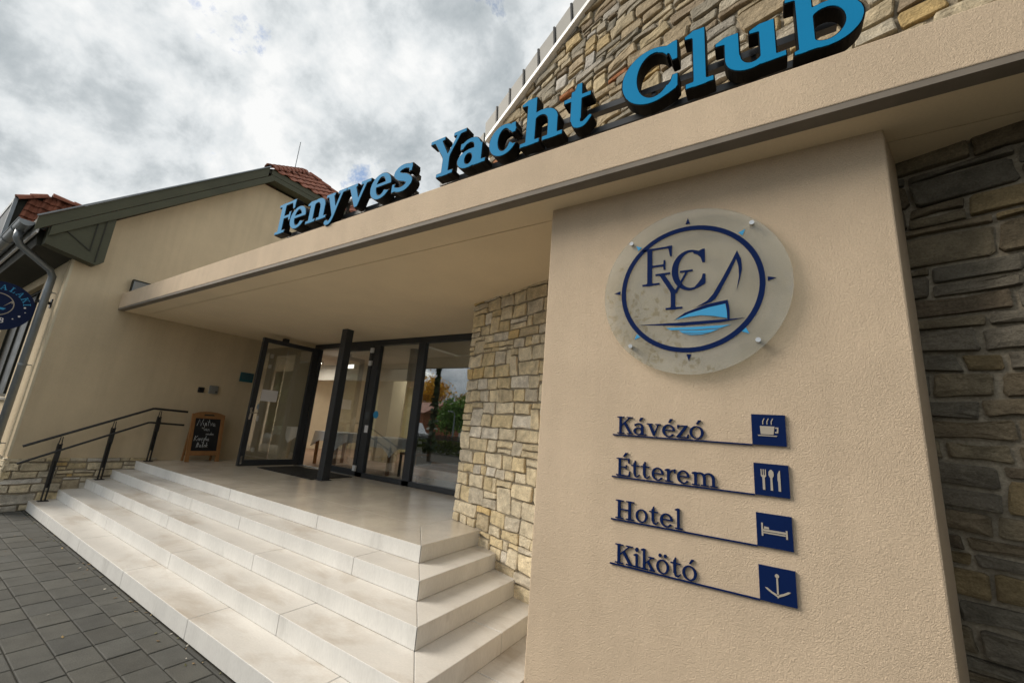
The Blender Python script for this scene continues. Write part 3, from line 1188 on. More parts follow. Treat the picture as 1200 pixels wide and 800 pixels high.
for i, (poly, dep, tint) in enumerate(ranked):
    if i < 300 and seen(poly, wf) > 0:
        m = MB()
        stone_mb(m, poly, wf, dep, tint)
        local(m.build('stone', 'stone', stone_house, tint=True), stone_house)
    else:
        stone_mb(restm, poly, wf, dep, tint)
o = restm.build('stone', 'stone', stone_house, tint=True)
tag(local(o, stone_house), kind='stuff')
print('stones', len(stones), sum(1 for s in stones if seen(s[0], wf) > 0))

# sloping verge: white flashing strip under a row of grey panels
fl = MB()
L0, L1 = -0.04, 7.5
f0 = lambda off: (lambda a, b: tuple(wall_at(L0, top_z(L0) + b, a + off)))
f1 = lambda off: (lambda a, b: tuple(wall_at(L1, top_z(L1) + b, a + off)))
fl.sweep([(-.45, -.035), (.10, -.035), (.10, .028), (-.45, .028)], f0(0), f1(0))
local(fl.build('flashing', 'white_metal', stone_house), stone_house)
roofm = MB()
roofm.sweep([(-6, .03), (.035, .03), (.035, .30), (-6, .30)], f0(0), f1(0))
local(roofm.build('roof', 'verge_grey', stone_house), stone_house)
seam = [(-0.10 + i * 0.2835) for i in range(28)]
for i in range(-1, 27):
    a, b = 0.205 - .2835 + i * 0.2835, 0.205 + i * 0.2835
    m = MB()
    dz = 0.03 + random.uniform(-.004, .004)
    low = -0.13 if i == -1 else 0.0
    q = [(a + .012, top_z(a + .012) + dz + low), (b - .012, top_z(b - .012) + dz + low), (b - .012 - .03, top_z(b - .012) + .30 + dz + low), (a + .012 - .03, top_z(a + .012) + .30 + dz + low)]
    m.sweep(q, lambda u, v: tuple(wall_at(u, v, .085 + random.uniform(-.004, .004))), lambda u, v: tuple(wall_at(u, v, .03)))
    local(m.build('verge_panel', 'verge_grey', stone_house, bevel=.003), stone_house)
    if i >= 0:
        m = MB()
        m.bar(wall_at(b, top_z(b) + .03, .085), wall_at(b - .03, top_z(b) + .335, .085), .022, .035)
        local(m.build('verge_seam', 'black_metal', stone_house), stone_house)

# ------------------------------------------------------------------ canopy
canopy = thing('entrance_canopy', 'flat beige rendered canopy slab running across the entrance', 'canopy', (XL, YF, Z0))
XE = WP.x + (WP.y - YF) / 0.329     # where the front meets the stone wall
cap = [(XL + .003, YF), (XE, YF), (WP.x - .05, WP.y + .0), (WP.x + .45, 5.75), (XL + .003, 5.75)]
m = MB()
m.prism(cap, Z0 + .03, Z1)
local(m.build('slab', 'plaster', canopy, bevel=.006), canopy)
# underside: dark drip strip, edge panel, shadow groove, main soffit
YB, YGR = 2.272, 2.560


def band(ya, yb):
    pts = [(XL + .004, ya), (XE + .5, ya), (XE + .5, yb), (XL + .004, yb)]
    return clip_poly(pts, lambda x, y: wall_y(x) - y)


m = MB().prism(band(YF + .004, YB), Z0 - .004, Z0 + .031)
local(m.build('drip_strip', 'drip', canopy), canopy)
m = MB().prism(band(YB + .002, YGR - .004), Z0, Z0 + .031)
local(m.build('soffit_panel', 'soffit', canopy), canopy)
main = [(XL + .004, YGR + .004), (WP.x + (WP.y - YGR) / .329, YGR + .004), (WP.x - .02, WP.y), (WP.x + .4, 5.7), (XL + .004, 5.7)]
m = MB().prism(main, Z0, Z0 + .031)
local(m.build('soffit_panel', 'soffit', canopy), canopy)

m = MB().box(-3.42, YF + .03, Z1 + .0005, -2.52, YF + .05, Z1 + .022)
local(m.build('edge_flashing', 'white_metal', canopy), canopy)

# ------------------------------------------------------------------ pillar
pil = thing('entrance_pillar', 'wide beige rendered pillar under the canopy carrying the round logo', 'pillar', (PX0, YP, 0))
bx = PX0 + .3125 * .985
pp = [(PX0, YP), (PX1, YP), (0.668, 2.786 + .01), (bx, wall_y(bx) + .01)]
m = MB().prism(pp, -0.05, Z0 + .012)
local(m.build('render_body', 'plaster', pil, bevel=.008), pil)

# ------------------------------------------------------------------ channel letters on the canopy
LY0 = YF - .012          # front of the letter bodies
LZ = 3.872
sign = thing('roof_lettering', 'large blue letters with black returns along the canopy edge reading Fenyves Yacht Club', 'sign lettering', (-2.2, YF + .1, Z1))
m = MB()
for z in (LZ + .03, LZ + .20):
    m.bar((-4.80, YF + .12, z), (-2.66, YF + .12, z), .045, .045)
    m.bar((-2.36, YF + .12, z), (0.40, YF + .12, z), .045, .045)
for x in (-4.55, -3.70, -2.75, -2.22, -1.62, -1.02, -.54, .02):
    m.bar((x, YF + .12, Z1), (x, YF + .12, LZ + .19), .025, .025)
local(m.build('rail', 'anthracite', sign), sign)
spec = [('F', -4.862, -4.515, 0), ('e', -4.566, -4.260, 0), ('n', -4.232, -3.860, 0), ('y', -3.895, -3.560, 0), ('v', -3.548, -3.180, 0), ('e', -3.166, -2.880, 0),
        ('s', -2.852, -2.595, 0), ('Y', -2.408, -2.015, 0), ('a', -2.075, -1.790, 0), ('c', -1.757, -1.515, 0), ('h', -1.472, -1.129, 0), ('t', -1.121, -.915, 0),
        ('C', -.706, -.372, 0), ('l', -.326, -.180, 0), ('u', -.163, .164, -.006), ('b', .176, .484, -.030)]
CAPH = 0.382
LD = 0.085
for ch, x0, x1, dz in spec:
    face = glyph_loops(ch, .19, .075)
    bod = glyph_loops(ch, .19, .075, 0.018)
    a0, a1 = ext_x(face)
    k = (x1 - x0) / (a1 - a0)

    def pl(a, b, d, k=k, a0=a0, x0=x0, dz=dz):
        return (x0 + (a - a0) * k, LY0 + d, LZ + dz + b * CAPH)
    bo = local(extrude_loops(bod, 0, LD, pl).build('letter', 'letter_black', sign), sign)
    bo['label'] = 'blue faced letter ' + ch
    fo = extrude_loops(face, -.005, .002, pl).build('letter_face', 'letter_blue', bo)
    local(fo, sign)

# ------------------------------------------------------------------ round logo on the pillar
DC = (-0.365, 2.714)
DY = YP - .035           # back of the acrylic disc
logo = thing('logo_disc', 'round frosted glass logo disc with blue ring, monogram and sailing boat', 'logo sign', (DC[0], DY, DC[1]))


def circle(cx, cz, r, n=72, rz=None):
    return [(cx + r * math.cos(2 * math.pi * i / n), cz + (rz or r) * math.sin(2 * math.pi * i / n)) for i in range(n)]


def xz_ext(name, loops, y0, y1, mm, parent, root):
    return local(extrude_loops(loops, y0, y1, lambda a, b, d: (a, d, b)).build(name, mm, parent), root)


xz_ext('disc', [circle(DC[0], DC[1], .50)], DY - .010, DY, 'acrylic', logo, logo)
FY0, FY1 = DY - .014, DY - .0105
RC = (-.371, 2.722)
xz_ext('ring', [circle(RC[0], RC[1], .384), circle(RC[0], RC[1], .357)], FY0, FY1, 'navy', logo, logo)
S = dict(
    sail=[(-0.112, 2.907), (-0.094, 2.85), (-0.092, 2.795), (-0.103, 2.742), (-0.123, 2.674), (-0.108, 2.756), (-0.109, 2.811), (-0.118, 2.857), (-0.153, 2.777), (-0.2, 2.686), (-0.227, 2.637), (-0.251, 2.62), (-0.33, 2.596), (-0.269, 2.63), (-0.238, 2.666), (-0.189, 2.754), (-0.139, 2.851)],
    hull=[(-0.438, 2.533), (-0.362, 2.564), (-0.264, 2.59), (-0.18, 2.603), (-0.174, 2.561), (-0.173, 2.521), (-0.242, 2.539), (-0.301, 2.548), (-0.362, 2.545)],
    deck=[(-0.444, 2.531), (-0.387, 2.57), (-0.275, 2.609), (-0.167, 2.625), (-0.16, 2.573), (-0.162, 2.516), (-0.172, 2.517), (-0.173, 2.561), (-0.178, 2.604), (-0.264, 2.591), (-0.362, 2.566)],
    water_line=[(-0.646, 2.516), (-0.4, 2.514), (-0.278, 2.515), (-0.09, 2.516), (-0.208, 2.5), (-0.4, 2.494)],
    wave=[(-0.49, 2.487), (-0.326, 2.483), (-0.158, 2.483), (-0.209, 2.468), (-0.351, 2.467), (-0.464, 2.473)],
    wave2=[(-0.419, 2.466), (-0.303, 2.461), (-0.215, 2.463), (-0.256, 2.447), (-0.327, 2.446), (-0.401, 2.452)],
    wave3=[(-0.395, 2.446), (-0.327, 2.442), (-0.262, 2.445), (-0.303, 2.437), (-0.352, 2.437)])
for nm, pts in S.items():
    a = sum(pts[i][0] * pts[(i + 1) % len(pts)][1] - pts[(i + 1) % len(pts)][0] * pts[i][1] for i in range(len(pts)))
    if a < 0:
        pts = pts[::-1]
    xz_ext(nm.rstrip('23'), [pts], FY0, FY1, 'light_blue' if nm[:4] in ('hull', 'wave') else 'navy', logo, logo)
for ch, x0, x1, zb, hh, dy in (('F', -.627, -.452, 2.759, .240, 0), ('C', -.456, -.274, 2.708, .240, .0005), ('Y', -.550, -.340, 2.597, .232, -.0008)):
    lp = glyph_loops(ch, .13, .05)
    a0, a1 = ext_x(lp)
    k = (x1 - x0) / (a1 - a0)
    lp = [[(x0 + (a - a0) * k, zb + b * hh) for a, b in q] for q in lp]
    xz_ext('monogram_letter', lp, FY0 + dy, FY1, 'navy', logo, logo)
for i, (ax, az) in enumerate([(-0.362, 3.142), (0.042, 2.721), (-0.369, 2.308), (-0.782, 2.733), (-0.655, 3.022), (-0.080, 3.013), (-0.085, 2.440), (-0.659, 2.439)]):
    v = Vector((ax - RC[0], az - RC[1])).normalized()
    w = Vector((-v.y, v.x))
    c = Vector((ax, az))
    l, b = (.019, .0125) if i < 4 else (.017, .014)
    tri = [tuple(c + v * l), tuple(c - v * l + w * b), tuple(c - v * l - w * b)]
    xz_ext('compass_arrow', [tri], FY0, FY1, 'navy' if i < 4 else 'light_blue', logo, logo)
for bxx, bz in [(-0.695, 3.054), (-0.035, 3.055), (-0.693, 2.387), (-0.035, 2.391)]:
    mb = MB().tube([(bxx, DY - .022, bz), (bxx, YP + .01, bz)], .0125, 14)
    local(mb.build('standoff_bolt', 'steel', logo), logo)

# ------------------------------------------------------------------ four direction signs under the logo
WORDS = [
    ('Kávézó', 1.866, [(-0.778, -0.685), (-0.682, -0.609), (-0.607, -0.528), (-0.521, -0.453), (-0.446, -0.383), (-0.379, -0.308)], 'cup',
     'first word sign reading Kávézó with a steaming cup plate, highest under the logo'),
    ('Étterem', 1.628, [(-0.779, -0.697), (-0.692, -0.645), (-0.639, -0.589), (-0.578, -0.514), (-0.509, -0.452), (-0.445, -0.382), (-0.372, -0.248)], 'cutlery',
     'word sign reading Étterem with a fork, spoon and knife plate'),
    ('Hotel', 1.396, [(-0.778, -0.673), (-0.664, -0.599), (-0.591, -0.542), (-0.534, -0.468), (-0.458, -0.42)], 'bed',
     'word sign reading Hotel with a bed plate at its right end'),
    ('Kikötő', 1.164, [(-0.775, -0.675), (-0.673, -0.636), (-0.634, -0.56), (-0.553, -0.488), (-0.481, -0.431), (-0.424, -0.355)], 'anchor',
     'lowest word sign reading Kikötő with an anchor plate')]
SY = YP - .0165
for word, zb, spans, pic, lab in WORDS:
    sg = thing('word_sign', lab, 'sign', (-.4, YP, zb), group='blue word signs on the pillar')
    zt = zb + .006
    for ch, (x0, x1) in zip(word, spans):
        c2 = {'É': 'E', 'ő': 'ó'}.get(ch, ch)
        lp = glyph_loops(c2, .145, .055)
        a0, a1 = ext_x(lp)
        if ch in 'áéóő':                      # the accent overhangs, keep the bowl as the measure
            a1 = min(a1, .74)
        k = (x1 - x0) / (a1 - a0)
        lp = [[(x0 + (a - a0) * k, zt + b * .098) for a, b in q] for q in lp]
        if ch == 'É':
            lp.append([(x0 + .038, zt + .107), (x0 + .048, zt + .107), (x0 + .068, zt + .130), (x0 + .052, zt + .130)])
        xz_ext('letter', lp, SY + .006, SY + .015, 'navy', sg, sg)
    xz_ext('underline', [[(-.804, zb - .007), (-.0855, zb - .007), (-.0855, zb), (-.804, zb)]], SY + .007, SY + .015, 'navy', sg, sg)
    px, pz = -.085, zb - .002
    pl_ = xz_ext('pictogram_plate', [[(px, pz), (px + .144, pz), (px + .144, pz + .150), (px, pz + .150)]], SY + .005, SY + .016, 'navy', sg, sg)
    ccx, ccz = px + .072, pz + .075
    A = lambda pts: [(ccx + a, ccz + b) for a, b in pts]
    parts = []
    if pic == 'cup':
        parts = [A([(-.034, -.022), (.020, -.022), (.026, .018), (-.036, .018)]), A([(-.044, -.031), (.032, -.031), (.036, -.026), (-.048, -.026)]),
                 A([(.027, -.014), (.040, -.014), (.042, .014), (.028, .014), (.029, .008), (.036, .008), (.034, -.008), (.026, -.008)])]
        for q in (-.022, -.004, .014):
            parts.append(A([(q - .003, .026), (q + .001, .026), (q + .001, .040), (q + .008, .056), (q + .004, .056), (q - .003, .042)]))
    if pic == 'cutlery':
        parts = [A([(-.037, -.048), (-.027, -.048), (-.027, .008), (-.021, .016), (-.021, .048), (-.025, .048), (-.026, .020), (-.030, .020), (-.030, .048), (-.034, .048), (-.034, .020), (-.038, .020), (-.039, .048), (-.043, .048), (-.043, .016), (-.037, .008)]),
                 A([(-.005, -.048), (.005, -.048), (.004, .008), (.011, .022), (.010, .038), (.003, .048), (-.003, .048), (-.010, .038), (-.011, .022), (-.004, .008)]),
                 A([(.027, -.048), (.037, -.048), (.037, .048), (.033, .046), (.026, .030), (.025, .002), (.027, -.004)])]
    if pic == 'bed':
        parts = [A([(-.052, -.026), (-.045, -.026), (-.045, .032), (-.052, .032)]), A([(.045, -.026), (.052, -.026), (.052, .012), (.045, .012)]),
                 A([(-.0445, -.014), (.0445, -.014), (.0445, -.008), (-.0445, -.008)]), A([(-.0445, -.005), (.0445, -.005), (.0445, .004), (-.0445, .004)]),
                 A([(-.042, .006), (-.020, .006), (-.022, .015), (-.040, .017)])]
    if pic == 'anchor':
        parts = [A([(-.0035, -.040), (.0035, -.040), (.0035, .034), (-.0035, .034)]),
                 A([(-.050, -.016), (-.042, -.024), (-.024, -.036), (-.0045, -.046), (0, -.052), (.0045, -.046), (.024, -.036), (.042, -.024), (.050, -.016), (.040, -.016), (.022, -.028), (.004, -.036), (-.004, -.036), (-.022, -.028), (-.040, -.016)]),
                 [(ccx + .0085 * math.cos(t * math.pi / 6), ccz + .041 + .0085 * math.sin(t * math.pi / 6)) for t in range(12)]]
    for q in parts:
        a = sum(q[i][0] * q[(i + 1) % len(q)][1] - q[(i + 1) % len(q)][0] * q[i][1] for i in range(len(q)))
        if a < 0:
            q = q[::-1]
        xz_ext('pictogram', [q], SY + .0032, SY + .0048, 'picto', pl_, sg)

# ------------------------------------------------------------------ glazed front
glz = thing('glazed_front', 'dark framed glass entrance front with one door leaf standing open', 'glass front', (-8.9, YG, TZ))
FT, FB, DEP = Z0 + .001, TZ + .0, .10


def fbar(name, x0, z0, x1, z1, y0=YG, dep=DEP, mm='anthracite', par=None):
    o = MB().box(x0, y0, z0, x1, y0 + dep, z1).build(name, mm, par or glz, bevel=.004)
    return local(o, glz)


XR_ = -3.98
fbar('frame_head', -8.95, FT - .115, XR_, FT)
fbar('frame_sill', -6.931, FB, XR_, FB + .085, y0=YG + .001)
fbar('threshold', -8.859, FB, -6.933, FB + .012, mm='zinc', y0=YG + .002)
fbar('frame_jamb', -9.06, FB, -8.86, FT - .001, y0=YG + .0015)
fbar('frame_mullion', -6.93, FB + .002, -6.74, FT - .1155, y0=YG + .001)
fbar('frame_mullion', -5.645, FB + .002, -5.47, FT - .1155, y0=YG + .001)
fbar('frame_mullion', -4.22, FB + .002, -4.0, FT - .1155, y0=YG + .001)
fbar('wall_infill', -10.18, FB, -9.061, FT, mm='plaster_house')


def pane(x0, x1, z0, z1, par=None, y=YG + .05):
    o = MB().box(x0, y - .004, z0, x1, y + .004, z1).build('pane', 'glass', par or glz)
    return local(o, glz)


pane(-6.74, -5.645, FB + .085, FT - .115)
pane(-5.47, -4.22, FB + .085, FT - .115)
# closed leaf
lf = MB()
for (a, b, c, d) in ((-8.09, FB + .014, -8.0, FT - .118), (-7.03, FB + .014, -6.935, FT - .118)):
    lf.box(a, YG - .01, b, c, YG + .06, d)
lf.box(-7.999, YG - .009, FB + .014, -7.031, YG + .059, FB + .12)
lf.box(-7.999, YG - .009, FT - .205, -7.031, YG + .059, FT - .118)
leaf = local(lf.build('door_leaf', 'anthracite', glz), glz)
leaf['label'] = 'closed narrow door leaf'
pane(-7.999, -7.031, FB + .12, FT - .205, leaf, YG + .025)
for z in (3.25, 2.98, .90):
    hb = MB().box(-6.985, YG - .045, z - .05, -6.90, YG - .0105, z + .05)
    hb.box(-6.95, YG - .055, z - .022, -6.895, YG - .0455, z + .022)
    local(hb.build('hinge', 'white_metal', leaf), glz)
# open leaf, square to the front
DXX = -8.90
ol = MB()
ZB, ZT = TZ + .012, FT - .118
ol.box(DXX - .035, 4.20, ZB, DXX + .035, 4.30, ZT)
ol.box(DXX - .035, 5.32, ZB, DXX + .035, 5.44, ZT)
ol.box(DXX - .034, 4.301, ZB, DXX + .034, 5.319, ZB + .11)
ol.box(DXX - .034, 4.301, ZT - .085, DXX + .034, 5.319, ZT)
oleaf = local(ol.build('door_leaf', 'anthracite', glz), glz)
oleaf['label'] = 'open door leaf with a white notice on its glass'
pm = MB().box(DXX - .004, 4.30, ZB + .11, DXX + .004, 5.32, ZT - .085)
local(pm.build('pane', 'glass', oleaf), glz)
hm = MB()
hm.box(DXX + .0355, 4.215, 1.66, DXX + .045, 4.255, 1.90)
hm.bar((DXX + .045, 4.235, 1.80), (DXX + .09, 4.235, 1.80), .02)
hm.bar((DXX + .085, 4.23, 1.80), (DXX + .085, 4.36, 1.80), .02)
local(hm.build('door_handle', 'steel', oleaf), glz)
hm = MB().box(DXX + .0355, 4.225, .80, DXX + .05, 4.26, .95)
local(hm.build('foot_bolt', 'steel', oleaf), glz)
cl = MB().box(DXX - .06, 4.62, ZT - .01, DXX + .04, 4.72, ZT + .07)
local(cl.build('door_closer', 'black_metal', oleaf), glz)
pp_ = MB().box(DXX + .0045, 4.385, 2.05, DXX + .0055, 4.715, 2.285)
o = pp_.build('paper_notice', 'paper')
tag(o, 'white sheet of paper taped on the open glass door', 'notice')
for nm, (sx, sz, sr, mm) in {'a': (-6.63, 1.95, .075, 'light_blue'), 'b': (-6.83, 1.92, 0, 'solar'), 'c': (-6.80, 1.66, 0, 'paper')}.items():
    if sr:
        lp = [circle(sx, sz, sr, 20)]
    else:
        lp = [[(sx - .05, sz - .07), (sx + .05, sz - .07), (sx + .05, sz + .07), (sx - .05, sz + .07)]]
    xz_ext('sticker', lp, YG - .003 if not sr else YG + .044, YG - .0005 if not sr else YG + .0455, mm, glz, glz)

# steel post in front of the doors
post = thing('steel_post', 'slim dark square steel post carrying the canopy before the doors', 'post', (-6.70, 4.62, TZ))
m = MB().box(-.075, -.075, 0, .075, .075, Z0 - TZ + .004)
m.build('shaft', 'anthracite', post, bevel=.006)
MB().box(-.10, -.10, .0005, .10, .10, .012).build('base_plate', 'anthracite', post)
# door mat
mt = MB().prism([(-8.62, 4.46), (-6.80, 4.46), (-6.80, 5.30), (-8.62, 5.30)], TZ + .0005, TZ + .012)
o = mt.build('door_mat', 'mat_rubber')
tag(o, 'dark grey ribbed door mat lying before the open door', 'door mat')

# ------------------------------------------------------------------ room behind the glass
room = thing('dining_room', 'dim dining room interior with cream curtains seen through the glass front', 'room', (-7, 8, TZ))
RX0, RX1, RY0, RY1, RZ1 = -13.2, -2.6, 5.62, 10.6, 3.40


def rpart(name, mb, mm):
    return local(mb.build(name, mm, room), room)


rpart('floor', MB().box(RX0, YG + .105, TZ - .2, RX1, RY1, TZ - .004), 'room_floor')
rpart('ceiling', MB().box(RX0, 5.76, RZ1, -6.0, RY1, RZ1 + .2), 'room_ceiling')
rpart('roof_light', MB().box(-6.0, 5.77, RZ1 + .02, RX1, RY1, RZ1 + .03), 'glass')  # unseen glass opening added to let daylight brighten the room
rpart('side_wall', MB().box(RX0 - .2, RY0, TZ - .1, RX0, RY1 + .2, RZ1 + .1), 'room_wall')
rpart('side_wall', MB().box(RX1, 4.6, TZ - .1, RX1 + .2, RY1 + .2, RZ1 + .1), 'room_wall')
openings = [(-12.9, -11.5), (-11.1, -9.7), (-9.2, -7.8), (-7.3, -5.9), (-5.4, -4.0)]
bw = MB()
xx = RX0
for a, b in openings:
    bw.box(xx, RY1, TZ - .1, a, RY1 + .2, RZ1 + .1)
    bw.box(a, RY1 + .001, TZ - .1, b, RY1 + .199, TZ + .06)
    bw.box(a, RY1 + .001, 2.95, b, RY1 + .199, RZ1 + .1)
    xx = b
bw.box(xx, RY1, TZ - .1, RX1, RY1 + .2, RZ1 + .1)
rpart('back_wall', bw, 'room_wall')
for a, b in openings:
    cu = MB()
    n = 28
    vs, fs = [], []
    wdt = (b - a) * .47
    for s in (0, 1):
        x0 = a - .1 if s == 0 else b + .1 - wdt
        vs = []
        for i in range(n + 1):
            xq = x0 + wdt * i / n
            yq = RY1 - .10 + .035 * math.sin(i * 1.35 + s)
            vs += [(xq, yq, TZ + .02), (xq, yq, 3.1)]
        fs = [(2 * i, 2 * i + 2, 2 * i + 3, 2 * i + 1) for i in range(n)]
        cu.add(vs, fs)
    o = rpart('curtain', cu, 'curtain_cloth')
# piers between the windows, cream
for xq in (-9.25, -7.3, -5.0):
    rpart('pier', MB().box(xq - .26, 7.9, TZ - .002, xq + .26, 8.4, RZ1 + .002), 'cream')
rpart('ceiling_beam', MB().box(RX0 + .001, 7.6, 2.95, RX1 - .001, 7.85, RZ1 + .001), 'room_ceiling')
ADDED_LAMPS = [(-10.6, 8.9), (-8.6, 8.9), (-11.6, 6.75)]  # lamps added out of view to brighten the room
for lx, ly in ADDED_LAMPS:
    lmp = rpart('ceiling_lamp', MB().box(lx - .62, ly - .2, RZ1 - .06, lx + .62, ly + .2, RZ1 - .001), 'white_metal')
    local(MB().box(lx - .58, ly - .16, RZ1 - .068, lx + .58, ly + .16, RZ1 - .0605).build('lamp_diffuser', 'lamp_panel', lmp), room)
lmp = rpart('hanging_lamp', MB().box(-9.52, 6.46, 3.07, -8.88, 6.60, 3.19).bar((-9.2, 6.53, 3.18), (-9.2, 6.53, RZ1), .02), 'white_metal')
local(MB().box(-9.50, 6.448, 3.085, -8.90, 6.4595, 3.175).build('lamp_diffuser', 'lamp_panel_dim', lmp), room)


rpart('partition', MB().box(-7.15, 7.02, TZ - .003, -3.1, 7.10, RZ1 + .003), 'dark_wood')  # dark sheet added so the right pane has darkness behind its reflection


def table(cx_, cy_, sz, hgt, label):
    t = thing('dining_table', label, 'table', (cx_, cy_, TZ), group='dining tables in the room')
    MB().box(-sz / 2, -sz / 2, hgt - .03, sz / 2, sz / 2, hgt).build('tabletop', 'oak', t)
    for sx in (-1, 1):
        for sy in (-1, 1):
            mb = MB()
            mb.bar((sx * (sz / 2 - .06), sy * (sz / 2 - .06), 0), (sx * (sz / 2 - .05), sy * (sz / 2 - .05), hgt - .03), .055)
            mb.build('leg', 'oak', t)
    # cloth: top and hanging folds, points at the corners
    n = 9
    mb = MB()
    vs, fs = [], []
    half = sz / 2 + .012
    ring = []
    for i in range(4 * n):
        s, q = divmod(i, n)
        t0 = -1 + 2 * q / n
        x, y = [(t0, -1), (1, t0), (-t0, 1), (-1, -t0)][s]
        corner = max(0, 1 - min(abs(t0 + 1), abs(t0 - 1)) * 2.2)
        ring.append((x, y, corner))
    for x, y, c in ring:
        vs.append((x * half, y * half, hgt + .004))
    for i, (x, y, c) in enumerate(ring):
        o_ = 1 + .05 * math.sin(i * 2.1) + .02 + .06 * c
        vs.append((x * half * o_, y * half * o_, hgt - .20 - .16 * c + .01 * math.sin(i * 3.3)))
    N4 = 4 * n
    vs.append((0, 0, hgt + .004))
    for i in range(N4):
        j = (i + 1) % N4
        fs += [(i, N4 + i, N4 + j, j), (i, j, 2 * N4)]
    mb.add([(a + cx_, b + cy_, c + TZ) for a, b, c in vs], fs)
    co = mb.build('tablecloth', 'cloth')
    s2 = co.modifiers.new('solid', 'SOLIDIFY')
    s2.thickness = .004
    s2.offset = 1
    return co


tag(table(-8.75, 6.35, .85, .74, 'square dining table just inside the open door under a white cloth'), 'white cloth hanging over the table just inside the open door', 'tablecloth', 'white tablecloths in the room')
tag(table(-7.05, 6.40, .85, .74, 'square dining table behind the closed door leaf and fixed pane'), 'white cloth hanging over the table behind the fixed pane', 'tablecloth', 'white tablecloths in the room')
ch0 = thing('dining_chair', 'dark wooden dining chair at the table behind the fixed pane', 'chair', (-6.35, 6.40, TZ), R(90))
for sx in (-1, 1):
    MB().box(sx * .19 - .02, -.2, 0, sx * .19 + .02, -.16, .44).build('leg', 'dark_wood', ch0)
    MB().box(sx * .19 - .02, .16, 0, sx * .19 + .02, .2, .44).build('leg', 'dark_wood', ch0)
    MB().bar((sx * .19, -.18, .49), (sx * .18, -.25, .95), .035).build('back_post', 'dark_wood', ch0)
MB().box(-.21, -.21, .441, .21, .21, .489).build('seat', 'leather', ch0, bevel=.01)
mb = MB()
for z in (.66, .78, .90):
    mb.bar((-.165, -.205 - (z - .5) * .15, z), (.165, -.205 - (z - .5) * .15, z), .02, .06)
mb.build('back_slats', 'dark_wood', ch0)
bn = thing('leather_bench', 'brown leather bench standing behind the right hand pane', 'bench', (-4.95, 6.15, TZ))
MB().box(-.95, -.22, .12, .55, .28, .30).build('seat', 'leather', bn, bevel=.03)
MB().box(-.95, .281, .12, .55, .40, .36).build('backrest', 'leather', bn, bevel=.03)
for x in (-.85, .45):
    MB().box(x - .04, -.15, 0, x + .04, .3, .119).build('leg', 'dark_wood', bn)

# ------------------------------------------------------------------ left house
house = thing('gable_house', 'beige rendered house with half hipped tiled roof and green boarded gable trim', 'house', (XL, 1.45, 0))
HY0 = 1.450
OV = 0.30                 # roof overhang beyond the gable wall
RYC, RZC = 5.91, 9.37     # ridge
EY, EZ = 0.883, 4.632     # outer eave edge, roof top
HZ = 7.57                 # eave of the half hip
HYL = 3.993
k_ = (RZC - EZ) / (RYC - EY)


def roof_z(y):
    return EZ + k_ * (y - EY)


# gable wall, cut at the glazed front below the canopy
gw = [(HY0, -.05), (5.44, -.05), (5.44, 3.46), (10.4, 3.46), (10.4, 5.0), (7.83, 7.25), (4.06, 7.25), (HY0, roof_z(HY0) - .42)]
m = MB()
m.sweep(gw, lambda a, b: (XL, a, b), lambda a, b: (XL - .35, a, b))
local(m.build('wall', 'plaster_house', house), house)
# front wall with a window opening
WX0, WX1, WZ0, WZ1 = -15.6, -12.15, 1.72, 4.0
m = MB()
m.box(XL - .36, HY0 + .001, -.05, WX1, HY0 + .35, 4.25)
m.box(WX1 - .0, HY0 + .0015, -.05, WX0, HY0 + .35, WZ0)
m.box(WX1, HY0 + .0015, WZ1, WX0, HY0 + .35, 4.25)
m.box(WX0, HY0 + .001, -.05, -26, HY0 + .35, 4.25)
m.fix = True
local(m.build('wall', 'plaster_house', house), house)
# pale corner bead of the render
m = MB().box(XL + .0, HY0 - .012, .83, XL + .006, HY0 + .02, 4.2)
m.box(XL - .30, HY0 - .010, .83, XL - .285, HY0 + .0005, 4.2)
local(m.build('corner_bead', 'cream', house), house)
win = local(MB().box(WX0, HY0 + .12, WZ0, WX1, HY0 + .13, WZ1).build('window', 'dark_glass', house), house)
m = MB()
for x in (WX1 - .06, -13.3, -14.4, WX0):
    m.box(x, HY0 + .09, WZ0, x + .06, HY0 + .16, WZ1)
m.box(WX0 + .06, HY0 + .091, WZ0, WX1 - .06, HY0 + .159, WZ0 + .06)
m.box(WX0 + .06, HY0 + .091, WZ1 - .06, WX1 - .06, HY0 + .159, WZ1)
local(m.build('window_frame', 'dark_wood', win), house)
m = MB().box(WX0 - .05, HY0 - .06, WZ0 - .05, WX1 + .05, HY0 + .12, WZ0 - .001)
local(m.build('window_sill', 'white_metal', win), house)
for i in range(7):
    x = WX1 - .16 - i * .45
    m = MB()
    vs = []
    n = 10
    for j in range(n + 1):
        vs += [(x - .20 * j / n, HY0 + .20 + .02 * math.sin(j * 1.9), WZ0), (x - .20 * j / n, HY0 + .20 + .02 * math.sin(j * 1.9), WZ1)]
    m.add(vs, [(2 * j, 2 * j + 2, 2 * j + 3, 2 * j + 1) for j in range(n)])
    local(m.build('curtain', 'curtain_dark', win), house)

